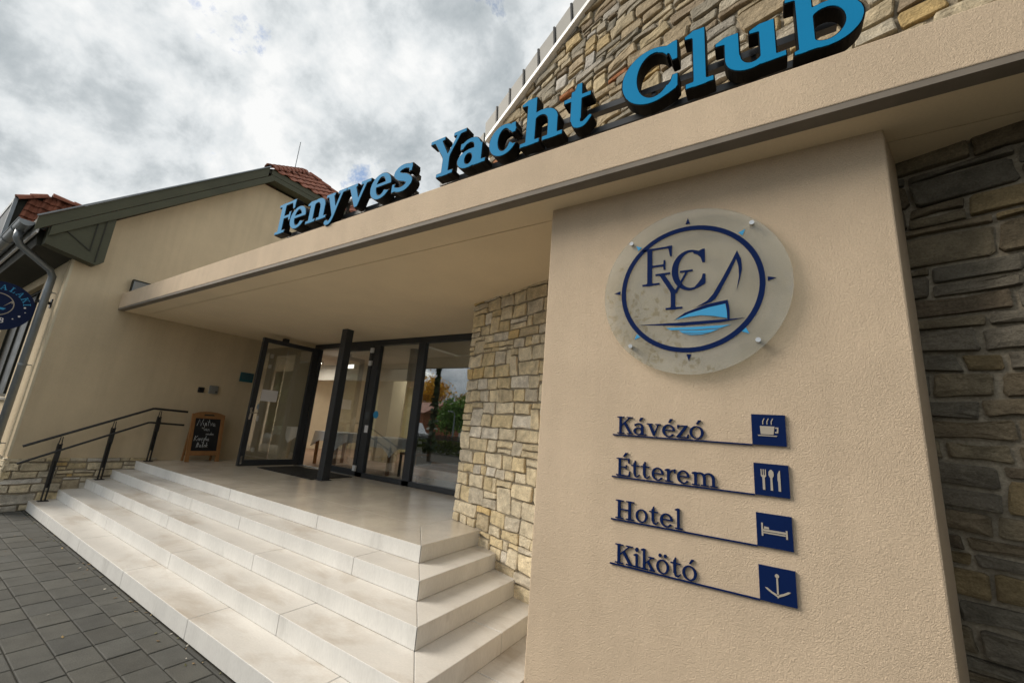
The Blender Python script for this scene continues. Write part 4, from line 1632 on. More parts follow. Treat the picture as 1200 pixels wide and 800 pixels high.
# plinth of flat stones
plf = lambda u, v, off: (XL + off, u, v)
for poly in rubble(HY0 - .03, 3.35, -0.01, 0.815, (.085, .20), (.18, .50), .016, .012, big=.10, split=.18):
    poly = clip_poly(poly, lambda u, v: .81 - v)
    if len(poly) < 4 or area(poly) < .002:
        continue
    cu, cv = sum(p[0] for p in poly) / len(poly), sum(p[1] for p in poly) / len(poly)
    if cv < (math.floor((cu - (YS - 4 * TR)) / TR) + 1) * HS - .12 and cu > YS - 4 * TR:
        continue
    m = MB()
    t = pick(STONE_COLS_A)
    stone_mb(m, poly, plf, random.uniform(.02, .04), tuple(q * .80 for q in t))
    local(m.build('plinth_stone', 'stone', house, tint=True), house)
plf2 = lambda u, v, off: (XL - u, HY0 - off, v)
for poly in rubble(-.03, 3.0, -0.01, .815, (.085, .20), (.18, .50), .016, .012):
    poly = clip_poly(poly, lambda u, v: .81 - v)
    if len(poly) < 4 or area(poly) < .002:
        continue
    m = MB()
    stone_mb(m, poly, plf2, random.uniform(.02, .04), tuple(q * .80 for q in pick(STONE_COLS_A)))
    local(m.build('plinth_stone', 'stone', house, tint=True), house)
m = MB().box(XL - .1, HY0 + .01, -.05, XL + .006, 3.2, .80)
m.box(-26, HY0 - .006, -.05, XL - .1005, HY0 + .01, .80)
local(m.build('plinth_core', 'mortar', house), house)

# roof: front slope, back slope, half hip
XO = XL + OV
XB = -27.0
PEAK = (-12.1, RYC, RZC)
m = MB()
th = .10
XD = XO - .04
top = [(XD, EY, EZ), (XD, HYL, HZ), PEAK, (XB, RYC, RZC), (XB, EY, EZ)]
back = [(XD, 2 * RYC - HYL, HZ), (XD, 2 * RYC - EY, EZ), (XB, 2 * RYC - EY, EZ), (XB, RYC, RZC), PEAK]
hip = [(XD, HYL, HZ), (XD, 2 * RYC - HYL, HZ), PEAK]
for f in (top, back, hip):
    n = len(f)
    m.add([(x, y, z - .03) for x, y, z in f] + [(x, y, z - .03 - th) for x, y, z in f], [tuple(range(n)), tuple(range(n, 2 * n))[::-1]] + [(i, n + i, n + (i + 1) % n, (i + 1) % n) for i in range(n)])
m.fix = True
local(m.build('roof_deck', 'dark_wood', house), house)


def tile_mesh(mb, P, e, up, nrm, w, h, tint):
    """one curved pantile, P lower middle, e across, up the slope"""
    prof = [(-.5, .012), (-.36, .045), (-.18, .055), (0, .034), (.2, .008), (.5, .012)]
    vs = []
    for lift, t in ((.030, 0), (0.0, 1.12)):
        for a, hgt in prof:
            vs.append(P + e * (a * w) + up * (t * h) + nrm * (hgt + lift))
    for a, hgt in prof:
        vs.append(P + e * (a * w) + nrm * (hgt + .012))
    n = len(prof)
    fs = [(i, i + 1, n + i + 1, n + i) for i in range(n - 1)] + [(2 * n + i, 2 * n + i + 1, i + 1, i) for i in range(n - 1)]
    mb.add(vs, fs, tint)


def tile_field(P0, e, up, cond, nu, nv, w=.30, h=.34):
    nrm = e.cross(up).normalized()
    if nrm.dot(Vector((1, 0, .4))) < 0 and nrm.dot(Vector((0, -1, 1))) < 0:
        nrm = -nrm
    mb = MB()
    for j in range(nv):
        for i in range(nu):
            P = P0 + e * ((i + .5) * w) + up * (j * h)
            if cond(P + up * h * .4):
                k = random.uniform(.8, 1.2)
                tile_mesh(mb, P, e, up, nrm, w, h, (k, k, k))
    return mb


upv = (Vector(PEAK) - Vector((XO, RYC, HZ))).normalized()


def in_hip(P):
    t = (P.z - HZ) / (RZC - HZ)
    return t < 1 and HYL + .10 + (RYC - HYL) * t < P.y < 2 * RYC - HYL - .10 - (RYC - HYL) * t


o = local(tile_field(Vector((XO, HYL, HZ - .05)), Vector((0, 1, 0)), upv, in_hip, 14, 8).build('hip_tiles', 'tile', house), house)
tag(o, kind='stuff')


def ridge_caps(a, b, par, root, ln=.36):
    a, b = Vector(a), Vector(b)
    d = b - a
    n = int(d.length / ln)
    u = d.normalized()
    s = u.cross(Vector((0, 0, 1))).normalized()
    up_ = s.cross(u)
    for i in range(n):
        p, q = a + u * (i * ln), a + u * ((i + 1.12) * ln)
        mb = MB()
        vs = []
        for pt, r in ((p, .125), (q, .10)):
            for k in range(9):
                t = math.pi * k / 8
                vs.append(pt + s * (math.cos(t) * r) + up_ * (math.sin(t) * r * .9 - .02))
        for k in range(9):
            t = math.pi * k / 8
            vs.append(p + s * (math.cos(t) * .10) + up_ * (math.sin(t) * .085 - .02))
        mb.add(vs, [(k, k + 1, 10 + k, 9 + k) for k in range(8)] + [(18 + k, 19 + k, k + 1, k) for k in range(8)])
        local(mb.build('ridge_tile', 'tile', par, smooth=False), root)


ridge_caps((XO - .02, HYL, HZ - .005), (PEAK[0], PEAK[1], PEAK[2] - .005), house, house)
ridge_caps((XO - .02, 2 * RYC - HYL, HZ - .005), (PEAK[0], PEAK[1], PEAK[2] - .005), house, house)
# a few courses of the front slope along the verge, and the ridge
upf = Vector((0, RYC - EY, RZC - EZ)).normalized()


def in_front(P):
    t = (P.z - HZ) / (RZC - HZ)
    return P.x < XO - .25 - max(0, t) * (XO - PEAK[0])


o = local(tile_field(Vector((-16.2, EY + .05, EZ - .12)), Vector((1, 0, 0)), upf, in_front, 20, 20).build('front_tiles', 'tile', house), house)
tag(o, kind='stuff')
# lightning rod
m = MB().tube([(-10.9, 5.0, 8.55), (-10.9, 5.0, 9.35)], .012, 6)
local(m.build('lightning_rod', 'zinc', house), house)

# green boards along the verge, and the boxed eave end
VT = .42


def verge_board(name, pts_top, drop0, drop1, x0, x1):
    (y0, z0), (y1, z1) = pts_top
    poly = [(y0, z0 - drop0), (y1, z1 - drop0), (y1, z1 - drop1), (y0, z0 - drop1)]
    return local(yz_plate(name, poly, x0, x1, 'green_wood', house, bevel=.004), house)


verge_board('barge_board', ((EY, EZ), (HYL, HZ)), -.004, .235, XO, XO - .03)
verge_board('barge_board', ((EY + .17, EZ + .17 * k_), (HYL + .14, HZ + .14 * k_)), .245, VT, XO - .006, XO - .034)
# board under the half hip: two planks, level
for za, zb, dx in ((HZ - .01, HZ - .15, 0), (HZ - .155, HZ - .27, -.006)):
    m = MB().box(XO - .03 + dx, HYL + .06, zb, XO + dx - .001, 2 * RYC - HYL, za)
    local(m.build('fascia_board', 'green_wood', house, bevel=.003), house)
m = MB().box(XL + .001, HYL + .10, HZ - .265, XO - .035, 2 * RYC - HYL, HZ - .245)
local(m.build('soffit_board', 'green_wood', house), house)
sof = MB()
za = lambda y: roof_z(y) - VT + .03
sof.add([(XO - .036, 1.75, za(1.75)), (XL + .001, 1.75, za(1.75)), (XL + .001, HYL + .12, za(HYL + .12)), (XO - .036, HYL + .12, za(HYL + .12)),
         (XO - .036, 1.75, za(1.75) + .02), (XL + .001, 1.75, za(1.75) + .02), (XL + .001, HYL + .12, za(HYL + .12) + .02), (XO - .036, HYL + .12, za(HYL + .12) + .02)],
        [(0, 1, 2, 3), (7, 6, 5, 4), (0, 4, 5, 1), (1, 5, 6, 2), (2, 6, 7, 3), (3, 7, 4, 0)])
sof.fix = True
local(sof.build('soffit_board', 'green_wood', house), house)
# white metal verge strip on the edge
m = MB()
m.bar((XO + .006, EY - .01, EZ + .015), (XO + .006, HYL, HZ + .015), .05, .02)
local(m.build('verge_trim', 'zinc', house), house)
# eave box: outer frame boards, inner triangle panel
ebx = [(1.044, 4.246), (1.679, 4.115), (1.771, 4.202), (1.768, roof_z(1.768) - VT + .01), (EY + .15, EZ - .10)]
local(yz_plate('eave_box', ebx, XO - .045, XL + .001, 'green_wood', house), house)
inner = [(1.16, 4.60), (1.56, 4.33), (1.56, 4.84)]
for i in range(3):
    p, q = inner[i], inner[(i + 1) % 3]
    m = MB()
    m.bar((XO - .040, p[0], p[1]), (XO - .040, q[0], q[1]), .015, .015)
    local(m.build('eave_moulding', 'dark_wood', house), house)
m = MB()
m.bar((XO - .040, 1.66, 4.16), (XO - .040, 1.66, 4.95), .014, .014)
local(m.build('eave_moulding', 'dark_wood', house), house)
yz_ = [(EY + .06, EZ - .12), (EY + .11, 4.24), (HY0 + .02, 4.20), (HY0 + .02, 4.50)]
m = MB()
m.sweep(yz_, lambda a, b: (XL + .0, a, b), lambda a, b: (XB, a, b))
local(m.build('eave_soffit', 'dark_wood', house), house)
m = MB().box(XB, EY + .03, EZ - .25, XO - .05, EY + .058, EZ - .04)
local(m.build('eave_fascia', 'white_metal', house), house)
# gutter, half round
gy, gz, grr = EY - .085, EZ - .10, .088
prof = [(gy + grr * math.cos(t), gz + grr * math.sin(t)) for t in np.linspace(math.pi, 2 * math.pi, 11)]
prof += [(gy + (grr - .008) * math.cos(t), gz + (grr - .008) * math.sin(t)) for t in np.linspace(2 * math.pi, math.pi, 11)]
m = MB()
n = len(prof)
vs = [(XO - .06, a, b) for a, b in prof] + [(XB, a, b) for a, b in prof]
m.add(vs, [(i, (i + 1) % n, n + (i + 1) % n, n + i) for i in range(n)])
m.add([(XO - .06, a, b) for a, b in prof[:11]], [tuple(range(11))])
m.tube([(XO - .06, gy - grr, gz + .004), (XB, gy - grr, gz + .004)], .012, 8)
m.fix = True
gut = local(m.build('gutter', 'zinc', house), house)
for x in np.arange(XO - .7, XB, -.9):
    m = MB()
    m.tube([(x, gy + (grr + .004) * math.cos(t), gz + (grr + .004) * math.sin(t)) for t in np.linspace(math.pi, 2 * math.pi, 9)], .010, 5)
    local(m.build('gutter_bracket', 'zinc', gut), house)
# downpipe with two bends
DPX, DPY = -10.72, 1.345
m = MB()
m.tube([(-10.45, gy, gz - .07), (-10.46, gy, gz - .20), (-10.49, gy + .06, gz - .30), (-10.67, DPY - .06, 3.98), (-10.71, DPY, 3.88), (DPX, DPY, 3.75), (DPX, DPY, 0.05)], .052, 14)
dp = local(m.build('downpipe', 'zinc', house, smooth=True), house)
for z in (3.6, 2.3, 1.0):
    m = MB()
    m.tube([(DPX, DPY, z - .02), (DPX, DPY, z + .02)], .058, 14)
    m.bar((DPX, DPY + .05, z), (DPX, HY0 + .01, z), .015)
    local(m.build('pipe_clip', 'zinc', dp), house)

# dormer over the eave: tile hung cheek, grey metal front edge, caps on top
dor = thing('roof_dormer', 'tile hung dormer rising from the eave of the beige house', 'dormer', (-12, .76, 4.6))
DX_ = -12.0
cheek = [(.757, 4.72), (.757, 5.40), (1.13, 5.66), (1.60, 5.67), (2.0, 5.60), (2.0, roof_z(2.0) - .1), (.90, roof_z(.90))]
m = MB()
m.sweep(cheek, lambda a, b: (DX_, a, b), lambda a, b: (DX_ - 2.2, a, b))
local(m.build('dormer_body', 'dark_wood', dor), dor)


def in_cheek(P):
    pts = cheek
    c = False
    for i in range(len(pts)):
        (a, b), (c_, d) = pts[i], pts[(i + 1) % len(pts)]
        if (b > P.z) != (d > P.z) and P.y < (c_ - a) * (P.z - b) / (d - b) + a:
            c = not c
    return c


tf = tile_field(Vector((DX_ + .01, .76, 4.45)), Vector((0, 1, 0)), Vector((0, .12, .99)).normalized(), in_cheek, 8, 11, w=.16, h=.135)
o = local(tf.build('cheek_tiles', 'tile', dor), dor)
tag(o, kind='stuff')
m = MB()
m.bar((DX_ + .02, .742, 4.5), (DX_ + .02, .742, 5.43), .07, .05)
m.bar((DX_ + .02, .742, 5.40), (DX_ - 2.2, .742, 5.40), .05, .09)
local(m.build('dormer_trim', 'zinc', dor), dor)
m = MB().box(DX_ - 2.1, .728, 4.75, DX_ - .06, .735, 5.34)
local(m.build('window', 'dark_glass', dor), dor)
ridge_caps((DX_ + .01, .76, 5.42), (DX_ + .01, 1.15, 5.68), dor, dor, ln=.2)
ridge_caps((DX_ + .01, 1.15, 5.68), (DX_ + .01, 2.1, 5.64), dor, dor, ln=.3)

# ------------------------------------------------------------------ things on and by the gable wall
fld = thing('flood_lamp', 'small grey metal lamp box on the gable wall just above the canopy end', 'lamp', (XL, 2.39, 3.96))
MB().box(.005, -.12, -.11, .085, .12, .11).build('housing', 'zinc', fld, bevel=.006)
MB().box(.0855, -.10, -.09, .089, .10, .09).build('lamp_glass', 'verge_grey', fld)
mb = MB()
mb.box(.02, -.135, .105, .10, .135, .125)
mb.box(.02, -.135, -.11, .10, -.121, .1045)
mb.build('hood', 'dark_wood', fld)
bl = thing('card_reader', 'small black card reader on the wall above the chalkboard', 'card reader', (XL, 3.79, 2.18))
MB().box(.001, -.055, -.055, .035, .055, .055).build('housing', 'black_metal', bl, bevel=.008)
MB().box(.0352, -.03, -.005, .037, .03, .03).build('panel', 'dark_glass', bl)
it = thing('door_bell', 'small grey metal door bell box on the wall by the black reader', 'door bell', (XL, 4.015, 2.21))
MB().box(.001, -.085, -.085, .05, .085, .085).build('housing', 'verge_grey', it, bevel=.012)
MB().box(.0502, -.06, -.02, .054, .02, .06).build('speaker_panel', 'verge_grey', it)
MB().tube([(.05, .045, -.045), (.06, .045, -.045)], .016, 12).build('button', 'black_metal', it)
ts = thing('teal_plaque', 'small teal plaque on the wall beside the open door leaf', 'plaque', (XL, 4.62, 2.57))
MB().box(.001, -.14, -.105, .02, .14, .105).build('plate', 'teal', ts)
for i, z in enumerate((.055, .01, -.035)):
    mb = MB()
    y_ = -.11
    while y_ < .10:
        w_ = random.uniform(.012, .03)
        mb.box(.0202, y_, z, .0215, y_ + w_, z + .022)
        y_ += w_ + .012
    mb.build('text_line', 'solar', ts)

# chalkboard
brd = thing('chalkboard', 'wooden pavement chalkboard with white handwriting leaning by the gable wall', 'chalkboard', (-9.80, 3.96, TZ))
LEAN = math.atan2(.16, .97)


def bp(y, z, off=0.0):
    """a point on the leaning board front"""
    return (-.165 * z / .97 + off * math.cos(LEAN) + .0, y, z + off * math.sin(LEAN))


def board_part(name, poly, mm, o0, o1, par=brd):
    mb = MB()
    mb.sweep(poly, lambda a, b: bp(a, b, o0), lambda a, b: bp(a, b, o1))
    return mb.build(name, mm, par, bevel=.003)


W2 = .30
board_part('leg', [(-W2, 0), (-W2 + .07, 0), (-W2 + .07, .94), (-W2, .94)], 'oak', .02, -.015)
board_part('leg', [(W2 - .07, 0), (W2, 0), (W2, .94), (W2 - .07, .94)], 'oak', .02, -.015)
arc = [(-W2 - .003, .85)] + [(W2 * math.cos(t), .905 + .085 * math.sin(t)) for t in np.linspace(math.pi, 0, 13)] + [(W2 + .003, .85)]
board_part('top_rail', arc, 'oak', .023, -.017)
board_part('bottom_rail', [(-W2 + .071, .12), (W2 - .071, .12), (W2 - .071, .21), (-W2 + .071, .21)], 'oak', .018, -.013)
board_part('slot', [(-.10, .905), (.10, .905), (.08, .935), (-.08, .935)], 'dark_wood', .026, .0235)
sl = board_part('slate', [(-W2 + .071, .211), (W2 - .071, .211), (W2 - .071, .849), (-W2 + .071, .849)], 'slate', .010, -.005)
# rear frame of the stand
mb = MB()
for y_ in (-.25, .25):
    mb.bar((-.18, y_, .92), (-.26, y_, 0), .04, .03)
mb.bar((-.25, -.23, .12), (-.25, .23, .12), .03)
mb.build('rear_frame', 'oak', brd)
# chalk strokes: "Nyitva" in script, then lines of smaller handwriting


def chalk_line(x0, z0, size, strokes):
    mb = MB()
    for st in strokes:
        mb.tube([bp(x0 + a * size, z0 + b * size, .012) for a, b in st], .0042 if size > .09 else .0032, 5)
    return mb.build('chalk_writing', 'chalk', sl)


SCR = {'N': [[(0, 0), (.12, 1), (.5, 0), (.66, 1.05)]], 'y': [[(0, .55), (.08, .15), (.28, .12), (.36, .55)], [(.36, .55), (.28, -.3), (.1, -.38), (.02, -.2)]],
       'i': [[(0, .5), (.03, .1), (.12, .05)], [(.02, .75), (.04, .78)]], 't': [[(.08, .95), (.06, .12), (.18, .05)], [(-.08, .62), (.24, .66)]],
       'v': [[(0, .5), (.12, .05), (.28, .55)]], 'a': [[(.28, .45), (.1, .5), (0, .2), (.12, .05), (.28, .35), (.3, .08), (.4, .05)]],
       'n': [[(0, .5), (.02, .05)], [(.02, .35), (.18, .52), (.28, .38), (.28, .08), (.36, .05)]], 'o': [[(.15, .5), (0, .3), (.1, .05), (.28, .2), (.24, .46), (.15, .5)]],
       'h': [[(.04, 1), (.02, .05)], [(.02, .35), (.18, .5), (.26, .08)]], 'l': [[(0, .3), (.14, 1), (.04, .9), (.06, .1), (.18, .06)]], 'g': [[(.26, .5), (.02, .4), (.1, .1), (.28, .4), (.22, -.35), (.04, -.25)]],
       'e': [[(.02, .25), (.24, .35), (.16, .52), (.02, .3), (.12, .04), (.28, .14)]], 'K': [[(.04, 1), (0, 0)], [(.46, 1), (.04, .45), (.5, 0)]], 'k': [[(.04, 1), (0, .05)], [(.26, .5), (.04, .28), (.3, .05)]],
       'I': [[(.1, 1), (.06, 0)]], 'm': [[(0, .5), (.02, .05)], [(.02, .35), (.14, .5), (.2, .1)], [(.2, .35), (.32, .5), (.4, .08)]], 's': [[(.22, .5), (.04, .4), (.2, .2), (.02, .05)]],
       'd': [[(.26, .4), (.06, .4), (.06, .08), (.26, .3), (.3, 1), (.28, .06)]], 'r': [[(0, .5), (.02, .05)], [(.02, .36), (.14, .5), (.22, .46)]]}


def script(word, x, z, size):
    st = []
    cxx = 0
    for c in word:
        g = SCR[c]
        st += [[(a + cxx + .12 * b, b + .04 * math.sin(cxx * 5)) for a, b in s] for s in g]
        cxx += max(a for s in g for a, b in s) + .10
    chalk_line(x, z, size, st)


script('Nyitva', -.19, .70, .13)
script('van', -.06, .60, .085)
script('minden', -.01, .52, .06)
script('Konyha', -.20, .405, .10)
script('Italok', -.15, .275, .10)

# handrail
hr = thing('stair_handrail', 'black steel handrail with two rails climbing the steps by the gable wall', 'handrail', (-10.02, 1.95, HS))
RXX = -10.02


def rail(name, pts, r=.021):
    mb = MB()
    mb.tube(pts, r, 10)
    return local(mb.build(name, 'black_metal', hr, smooth=False), hr)


rail('top_rail', [(RXX, 1.543, 1.008), (RXX, 3.036, 1.724), (RXX, 3.07, 1.729), (RXX, 3.60, 1.708)])
rail('lower_rail', [(RXX + .03, 1.535, .744), (RXX + .03, 3.012, 1.463), (RXX + .03, 3.05, 1.467), (RXX + .03, 3.58, 1.446)], .018)
for py, pz, zt in ((1.945, .15, 1.195), (2.55, .45, 1.486), (3.165, .75, 1.725)):
    mb = MB()
    for dy in (-.022, .022):
        mb.box(RXX - .028, py + dy - .007, pz, RXX + .018, py + dy + .007, zt - .14)
    mb.box(RXX - .027, py - .0145, pz + .2, RXX - .012, py + .0145, zt - .15)
    p = local(mb.build('post', 'black_metal', hr), hr)
    mb = MB()
    mb.tube([(RXX - .005, py - .02, zt - .17), (RXX - .005, py - .012, zt - .03)], .007, 6)
    mb.tube([(RXX - .005, py + .02, zt - .17), (RXX - .005, py + .012, zt - .03)], .007, 6)
    mb.box(RXX + .0185, py - .03, zt - .42, RXX + .034, py + .03, zt - .22)
    local(mb.build('rail_bracket', 'black_metal', p), hr)
    mb = MB().box(RXX - .06, py - .06, pz + .0005, RXX + .05, py + .06, pz + .010)
    local(mb.build('foot_plate', 'black_metal', p), hr)

# oval hanging sign by the downpipe
os_ = thing('hanging_sign', 'dark blue round club sign hung from the house front by the downpipe', 'hanging sign', (-10.8, .88, 3.21))
SR = .41
mb = MB()
lp = [(.88 + SR * math.cos(2 * math.pi * i / 48), 3.21 + SR * math.sin(2 * math.pi * i / 48)) for i in range(48)]
mb.sweep(lp, lambda a, b: (-10.79, a, b), lambda a, b: (-10.83, a, b))
local(mb.build('panel', 'sign_blue', os_), os_)


def yz_ext(name, loops, mm, parent, root, x0=-10.7885, x1=-10.786):
    return local(extrude_loops(loops, x1, x0, lambda a, b, d: (d, a, b)).build(name, mm, parent), root)


yz_ext('ring', [[(.86 + .192 * math.cos(2 * math.pi * i / 40), 3.235 + .192 * math.sin(2 * math.pi * i / 40)) for i in range(40)],
                [(.86 + .180 * math.cos(2 * math.pi * i / 40), 3.235 + .180 * math.sin(2 * math.pi * i / 40)) for i in range(40)]], 'picto', os_, os_)
yz_ext('boat', [[(.86, 3.16), (.95, 3.15), (.975, 3.185), (.90, 3.19)]], 'light_blue', os_, os_)
yz_ext('sail', [[(.93, 3.20), (1.01, 3.30), (1.02, 3.27), (1.03, 3.305), (1.01, 3.325)]], 'picto', os_, os_)
for i, (ch, ang) in enumerate(zip('ALAKI', (96, 77, 58, 39, 24))):
    lp = glyph_loops(ch, .17, .07)
    a0, a1 = ext_x(lp)
    t = R(ang - 6)
    rr = .275
    w_ = .075
    out_ = []
    for q in lp:
        z2 = []
        for a, b in q:
            la, lb = (a - (a0 + a1) / 2) * .085, b * .085
            ux, uz = math.cos(t), math.sin(t)
            z2.append((.88 + ux * (rr + lb) + uz * la, 3.21 + uz * (rr + lb) - ux * la))
        out_.append(z2)
    yz_ext('letter', out_, 'light_blue', os_, os_)
for ch, yq in (('C', .69), ('L', .77), ('U', .85), ('B', .935)):
    lp = glyph_loops(ch, .19, .08)
    a0, a1 = ext_x(lp)
    yz_ext('letter', [[(yq + (a - a0) * .075, 2.935 + b * .085) for a, b in q] for q in lp], 'paper', os_, os_)
for yq, zq, rq in ((1.17, 3.25, .014), (1.19, 3.17, .008), (1.14, 3.09, .015), (1.08, 3.03, .009)):
    yz_ext('dot', [[(yq + rq * math.cos(t * math.pi / 5), zq + rq * math.sin(t * math.pi / 5)) for t in range(10)]], 'paper', os_, os_)
mb = MB()
mb.bar((-10.81, 1.25, 3.42), (-10.81, HY0 + .01, 3.42), .03, .05)
mb.box(-10.86, HY0 - .015, 3.34, -10.76, HY0 + .002, 3.50)
local(mb.build('bracket', 'black_metal', os_), os_)

# ------------------------------------------------------------------ the street behind the camera, mirrored in the glass


def limb_tree(name, label, loc, hgt, cw, tintc, leafmat, nleaf, bare=False, seed=1, group=None, conifer=False):
    rnd = random.Random(seed)
    t = thing(name, label, 'tree', loc, group=group)
    mb = MB()
    tips = []

    def grow(p, d, ln, r, depth):
        pts, rr = [p], [r]
        q = p
        for i in range(3):
            d = (d + Vector((rnd.uniform(-.18, .18), rnd.uniform(-.18, .18), rnd.uniform(-.02, .14)))).normalized()
            q = q + d * (ln / 3)
            pts.append(q)
            rr.append(r * (1 - .22 * (i + 1)))
        mb.tube(pts, rr, 6 if depth < 2 else 4, cap=False)
        tips.append((q, depth))
        if depth < 3:
            for _ in range(rnd.choice((3, 4))):
                a = rnd.uniform(0, 6.28)
                nd = (d * .7 + Vector((math.cos(a), math.sin(a), rnd.uniform(.1, .7))) * .75).normalized()
                b = pts[rnd.choice((1, 2, 3, 3))]
                grow(b, nd, ln * rnd.uniform(.55, .75), rr[-1] * .8, depth + 1)
    grow(Vector((0, 0, -.05)), Vector((0, 0, 1)), hgt * (.42 if not conifer else .9), hgt * .02, 0)
    mb.build('trunk', 'bark', t)
    lv = MB()
    for i in range(nleaf):
        if conifer:
            z = rnd.random() ** 1.3
            a = rnd.uniform(0, 6.28)
            rad = cw * (1 - z) * math.sqrt(rnd.random()) * (0.75 + .25 * math.sin(a * 5 + z * 40))
            c = Vector((math.cos(a) * rad, math.sin(a) * rad, hgt * (.08 + .92 * z)))
        else:
            q, dpt = rnd.choice(tips)
            if dpt < 2:
                continue
            c = q + Vector((rnd.gauss(0, 1), rnd.gauss(0, 1), rnd.gauss(0, .8))) * cw * .13
        s = rnd.uniform(.09, .20) * (1.4 if conifer else 1)
        a, b = Vector((rnd.gauss(0, 1), rnd.gauss(0, 1), rnd.gauss(0, 1))).normalized(), Vector((rnd.gauss(0, 1), rnd.gauss(0, 1), rnd.gauss(0, .4))).normalized()
        u = a.cross(b).normalized() * s
        w = b * s * .7
        k = rnd.uniform(.6, 1.45)
        lv.add([c - u, c + w, c + u, c - w], [(0, 1, 2, 3)], tuple(q * k for q in tintc))
    lv.build('crown', leafmat, t, tint=True)
    return t


limb_tree('ochre_tree', 'golden autumn tree beyond the red house, mirrored in the right hand pane', (-37.5, -30, 0), 8.2, 5, (.65, .38, .03), 'leaf_ochre', 4200, seed=3, group='golden autumn trees across the road')
limb_tree('ochre_tree', 'smaller golden tree between the lamp and the green tree', (-32.5, -30, 0), 6.6, 4, (.42, .27, .05), 'leaf_ochre', 2600, seed=4, group='golden autumn trees across the road')
limb_tree('broadleaf_tree', 'green bushy tree across the road beside the red house', (-26.8, -20, 0), 4.6, 4.2, (.14, .26, .045), 'leaf_green', 4200, seed=5)
limb_tree('conifer', 'tall dark narrow conifer by the fence, mirrored in the middle pane', (-24.9, -12.5, 0), 9.5, .9, (.03, .055, .02), 'leaf_green', 3200, seed=8, conifer=True)
limb_tree('slender_tree', 'slender dark tree standing alone on the forecourt', (-15.4, -5.6, 0), 6.2, .3, (.03, .055, .02), 'leaf_green', 160, seed=31, conifer=True)
limb_tree('tall_conifer', 'tall dense dark conifer to the right of the forecourt', (5.2, -1.6, 0), 11, 2.3, (.035, .06, .022), 'leaf_green', 9000, seed=21, conifer=True, group='conifers right of the forecourt')  # unseen conifers added to block sky and darken the right side
limb_tree('tall_conifer', 'second dense conifer further back on the right of the forecourt', (5.6, -5.4, 0), 12, 2.6, (.035, .06, .022), 'leaf_green', 9000, seed=22, conifer=True, group='conifers right of the forecourt')
limb_tree('tall_conifer', 'conifer closest to the stone house wall', (6.2, 1.2, 0), 9, 1.6, (.035, .06, .022), 'leaf_green', 6000, seed=23, conifer=True, group='conifers right of the forecourt')
limb_tree('thin_tree', 'thin tree behind the camera mirrored in the logo disc', (-5.4, -14.2, 0), 11.5, 5.5, (.10, .12, .05), 'leaf_green', 500, seed=11)
hs = thing('red_house', 'red rendered house with pitched tile roof across the road', 'house', (-33.2, -23, 0))
MB().box(-4, -3, -.1, 3, 3, 3.0).build('wall', 'red_render', hs)
mb = MB()
mb.sweep([(-3.4, 3.001), (3.4, 3.001), (0, 4.3)], lambda a, b: (-4.4, a, b), lambda a, b: (3.4, a, b))
mb.build('roof', 'tile', hs)
for x in (-2.6, -.4, 1.6):
    w = MB().box(x - .5, 3.005, 1.0, x + .5, 3.02, 2.3).build('window', 'dark_glass', hs)
    mb = MB()
    for a, b, c, d in ((-.58, .92, .58, 1.0), (-.58, 2.3, .58, 2.38), (-.58, 1.0, -.5, 2.3), (.5, 1.0, .58, 2.3)):
        mb.box(x + a, 3.004, b, x + c, 3.05, d)
    mb.build('window_frame', 'white_metal', w)
hd = MB()
rnd = random.Random(4)
for i in range(9000):
    c = Vector((rnd.uniform(-44, -8), -10.8 + rnd.gauss(0, .22), rnd.uniform(0, .85)))
    s = rnd.uniform(.06, .13)
    a = Vector((rnd.gauss(0, 1), rnd.gauss(0, 1), rnd.gauss(0, 1))).normalized()
    b = a.orthogonal().normalized()
    k = rnd.uniform(.6, 1.4)
    hd.add([c - a * s, c + b * s * .7, c + a * s, c - b * s * .7], [(0, 1, 2, 3)], (.16 * k, .21 * k, .05 * k))
o = hd.build('hedge', 'leaf_green', None, tint=True)
tag(o, 'low trimmed green hedge between the paved forecourt and the fence', 'hedge')
lp_ = thing('street_lamp', 'slim grey street lamp standing on the far side of the road', 'street lamp', (-24.0, -17.6, 0))
MB().tube([(0, 0, -.05), (0, 0, 2.0), (0, 0, 2.9), (0, .2, 3.1), (0, .5, 3.15)], [.09, .06, .05, .045, .04], 10).build('pole', 'zinc', lp_)
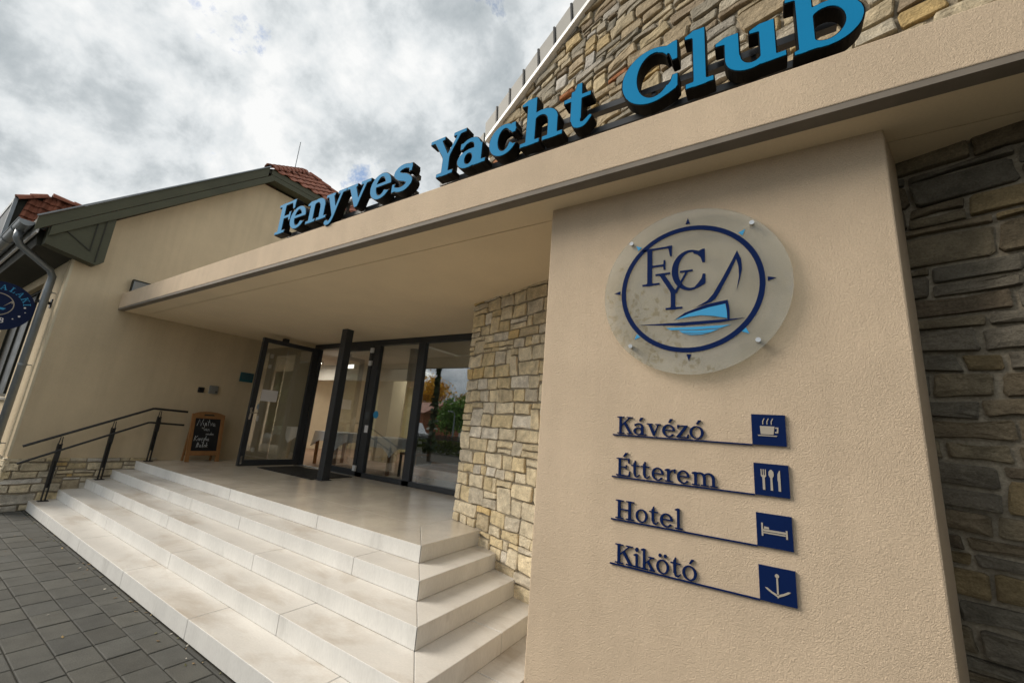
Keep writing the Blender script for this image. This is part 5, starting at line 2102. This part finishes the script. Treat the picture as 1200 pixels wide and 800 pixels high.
MB().box(-.12, .4, 3.10, .12, .85, 3.2).build('lamp_head', 'zinc', lp_, bevel=.02)
van = thing('parked_van', 'white van parked on the road beyond the fence', 'van', (-27.3, -15.0, 0))
mb = MB()
mb.sweep([(-2.4, .35), (2.4, .35), (2.45, .95), (1.75, 1.15), (1.15, 1.95), (-2.35, 2.0), (-2.45, 1.0)], lambda a, b: (a, -.9, b), lambda a, b: (a, .9, b))
mb.build('body', 'car_white', van, bevel=.06)
for sx in (-1.5, 1.5):
    for sy in (-.83, .83):
        MB().tube([(sx, sy - .1, .33), (sx, sy + .1, .33)], .33, 18).build('wheel', 'tyre', van)
for a, b in ((-2.1, -.9), (-.7, .2), (.35, 1.2)):
    MB().box(a, .903, 1.2, b, .912, 1.75).build('window', 'dark_glass', van)

fence = thing('picket_fence', 'low dark wooden picket fence behind the hedge', 'fence', (-20, -12, 0))
mb = MB()
for z in (.3, .85):
    mb.box(-32, -11.97, z, -10, -11.94, z + .07)
local(mb.build('rail', 'dark_wood', fence), fence)
pk = MB()
for i in range(150):
    x = -32 + i * .146
    pk.box(x, -12.0, .08, x + .09, -11.971, 1.18 + .02 * math.sin(i * 1.7))
o = local(pk.build('picket', 'dark_wood', fence), fence)
tag(o, kind='stuff')

lit = MB()
rnd = random.Random(9)
for i in range(75):
    if i < 60:
        x, y = rnd.uniform(-10, -3.3), 1.80 - abs(rnd.gauss(0, .05))
    else:
        x, y = rnd.uniform(-10, -3.5), rnd.uniform(.7, 1.8)
    a, l = rnd.uniform(0, 3.14), rnd.uniform(.008, .022)
    u = Vector((math.cos(a), math.sin(a), rnd.uniform(-.2, .2))) * l
    w = Vector((-math.sin(a), math.cos(a), rnd.uniform(-.3, .3))) * l * .5
    c = Vector((x, y, .006))
    k = rnd.choice(((.30, .22, .10), (.16, .10, .04), (.45, .42, .36), (.10, .10, .04)))
    lit.add([c - u, c + w, c + u + Vector((0, 0, .004)), c - w], [(0, 1, 2, 3)], k)
o = lit.build('leaf_litter', 'leaf_ochre', None, tint=True)
tag(o, kind='stuff')
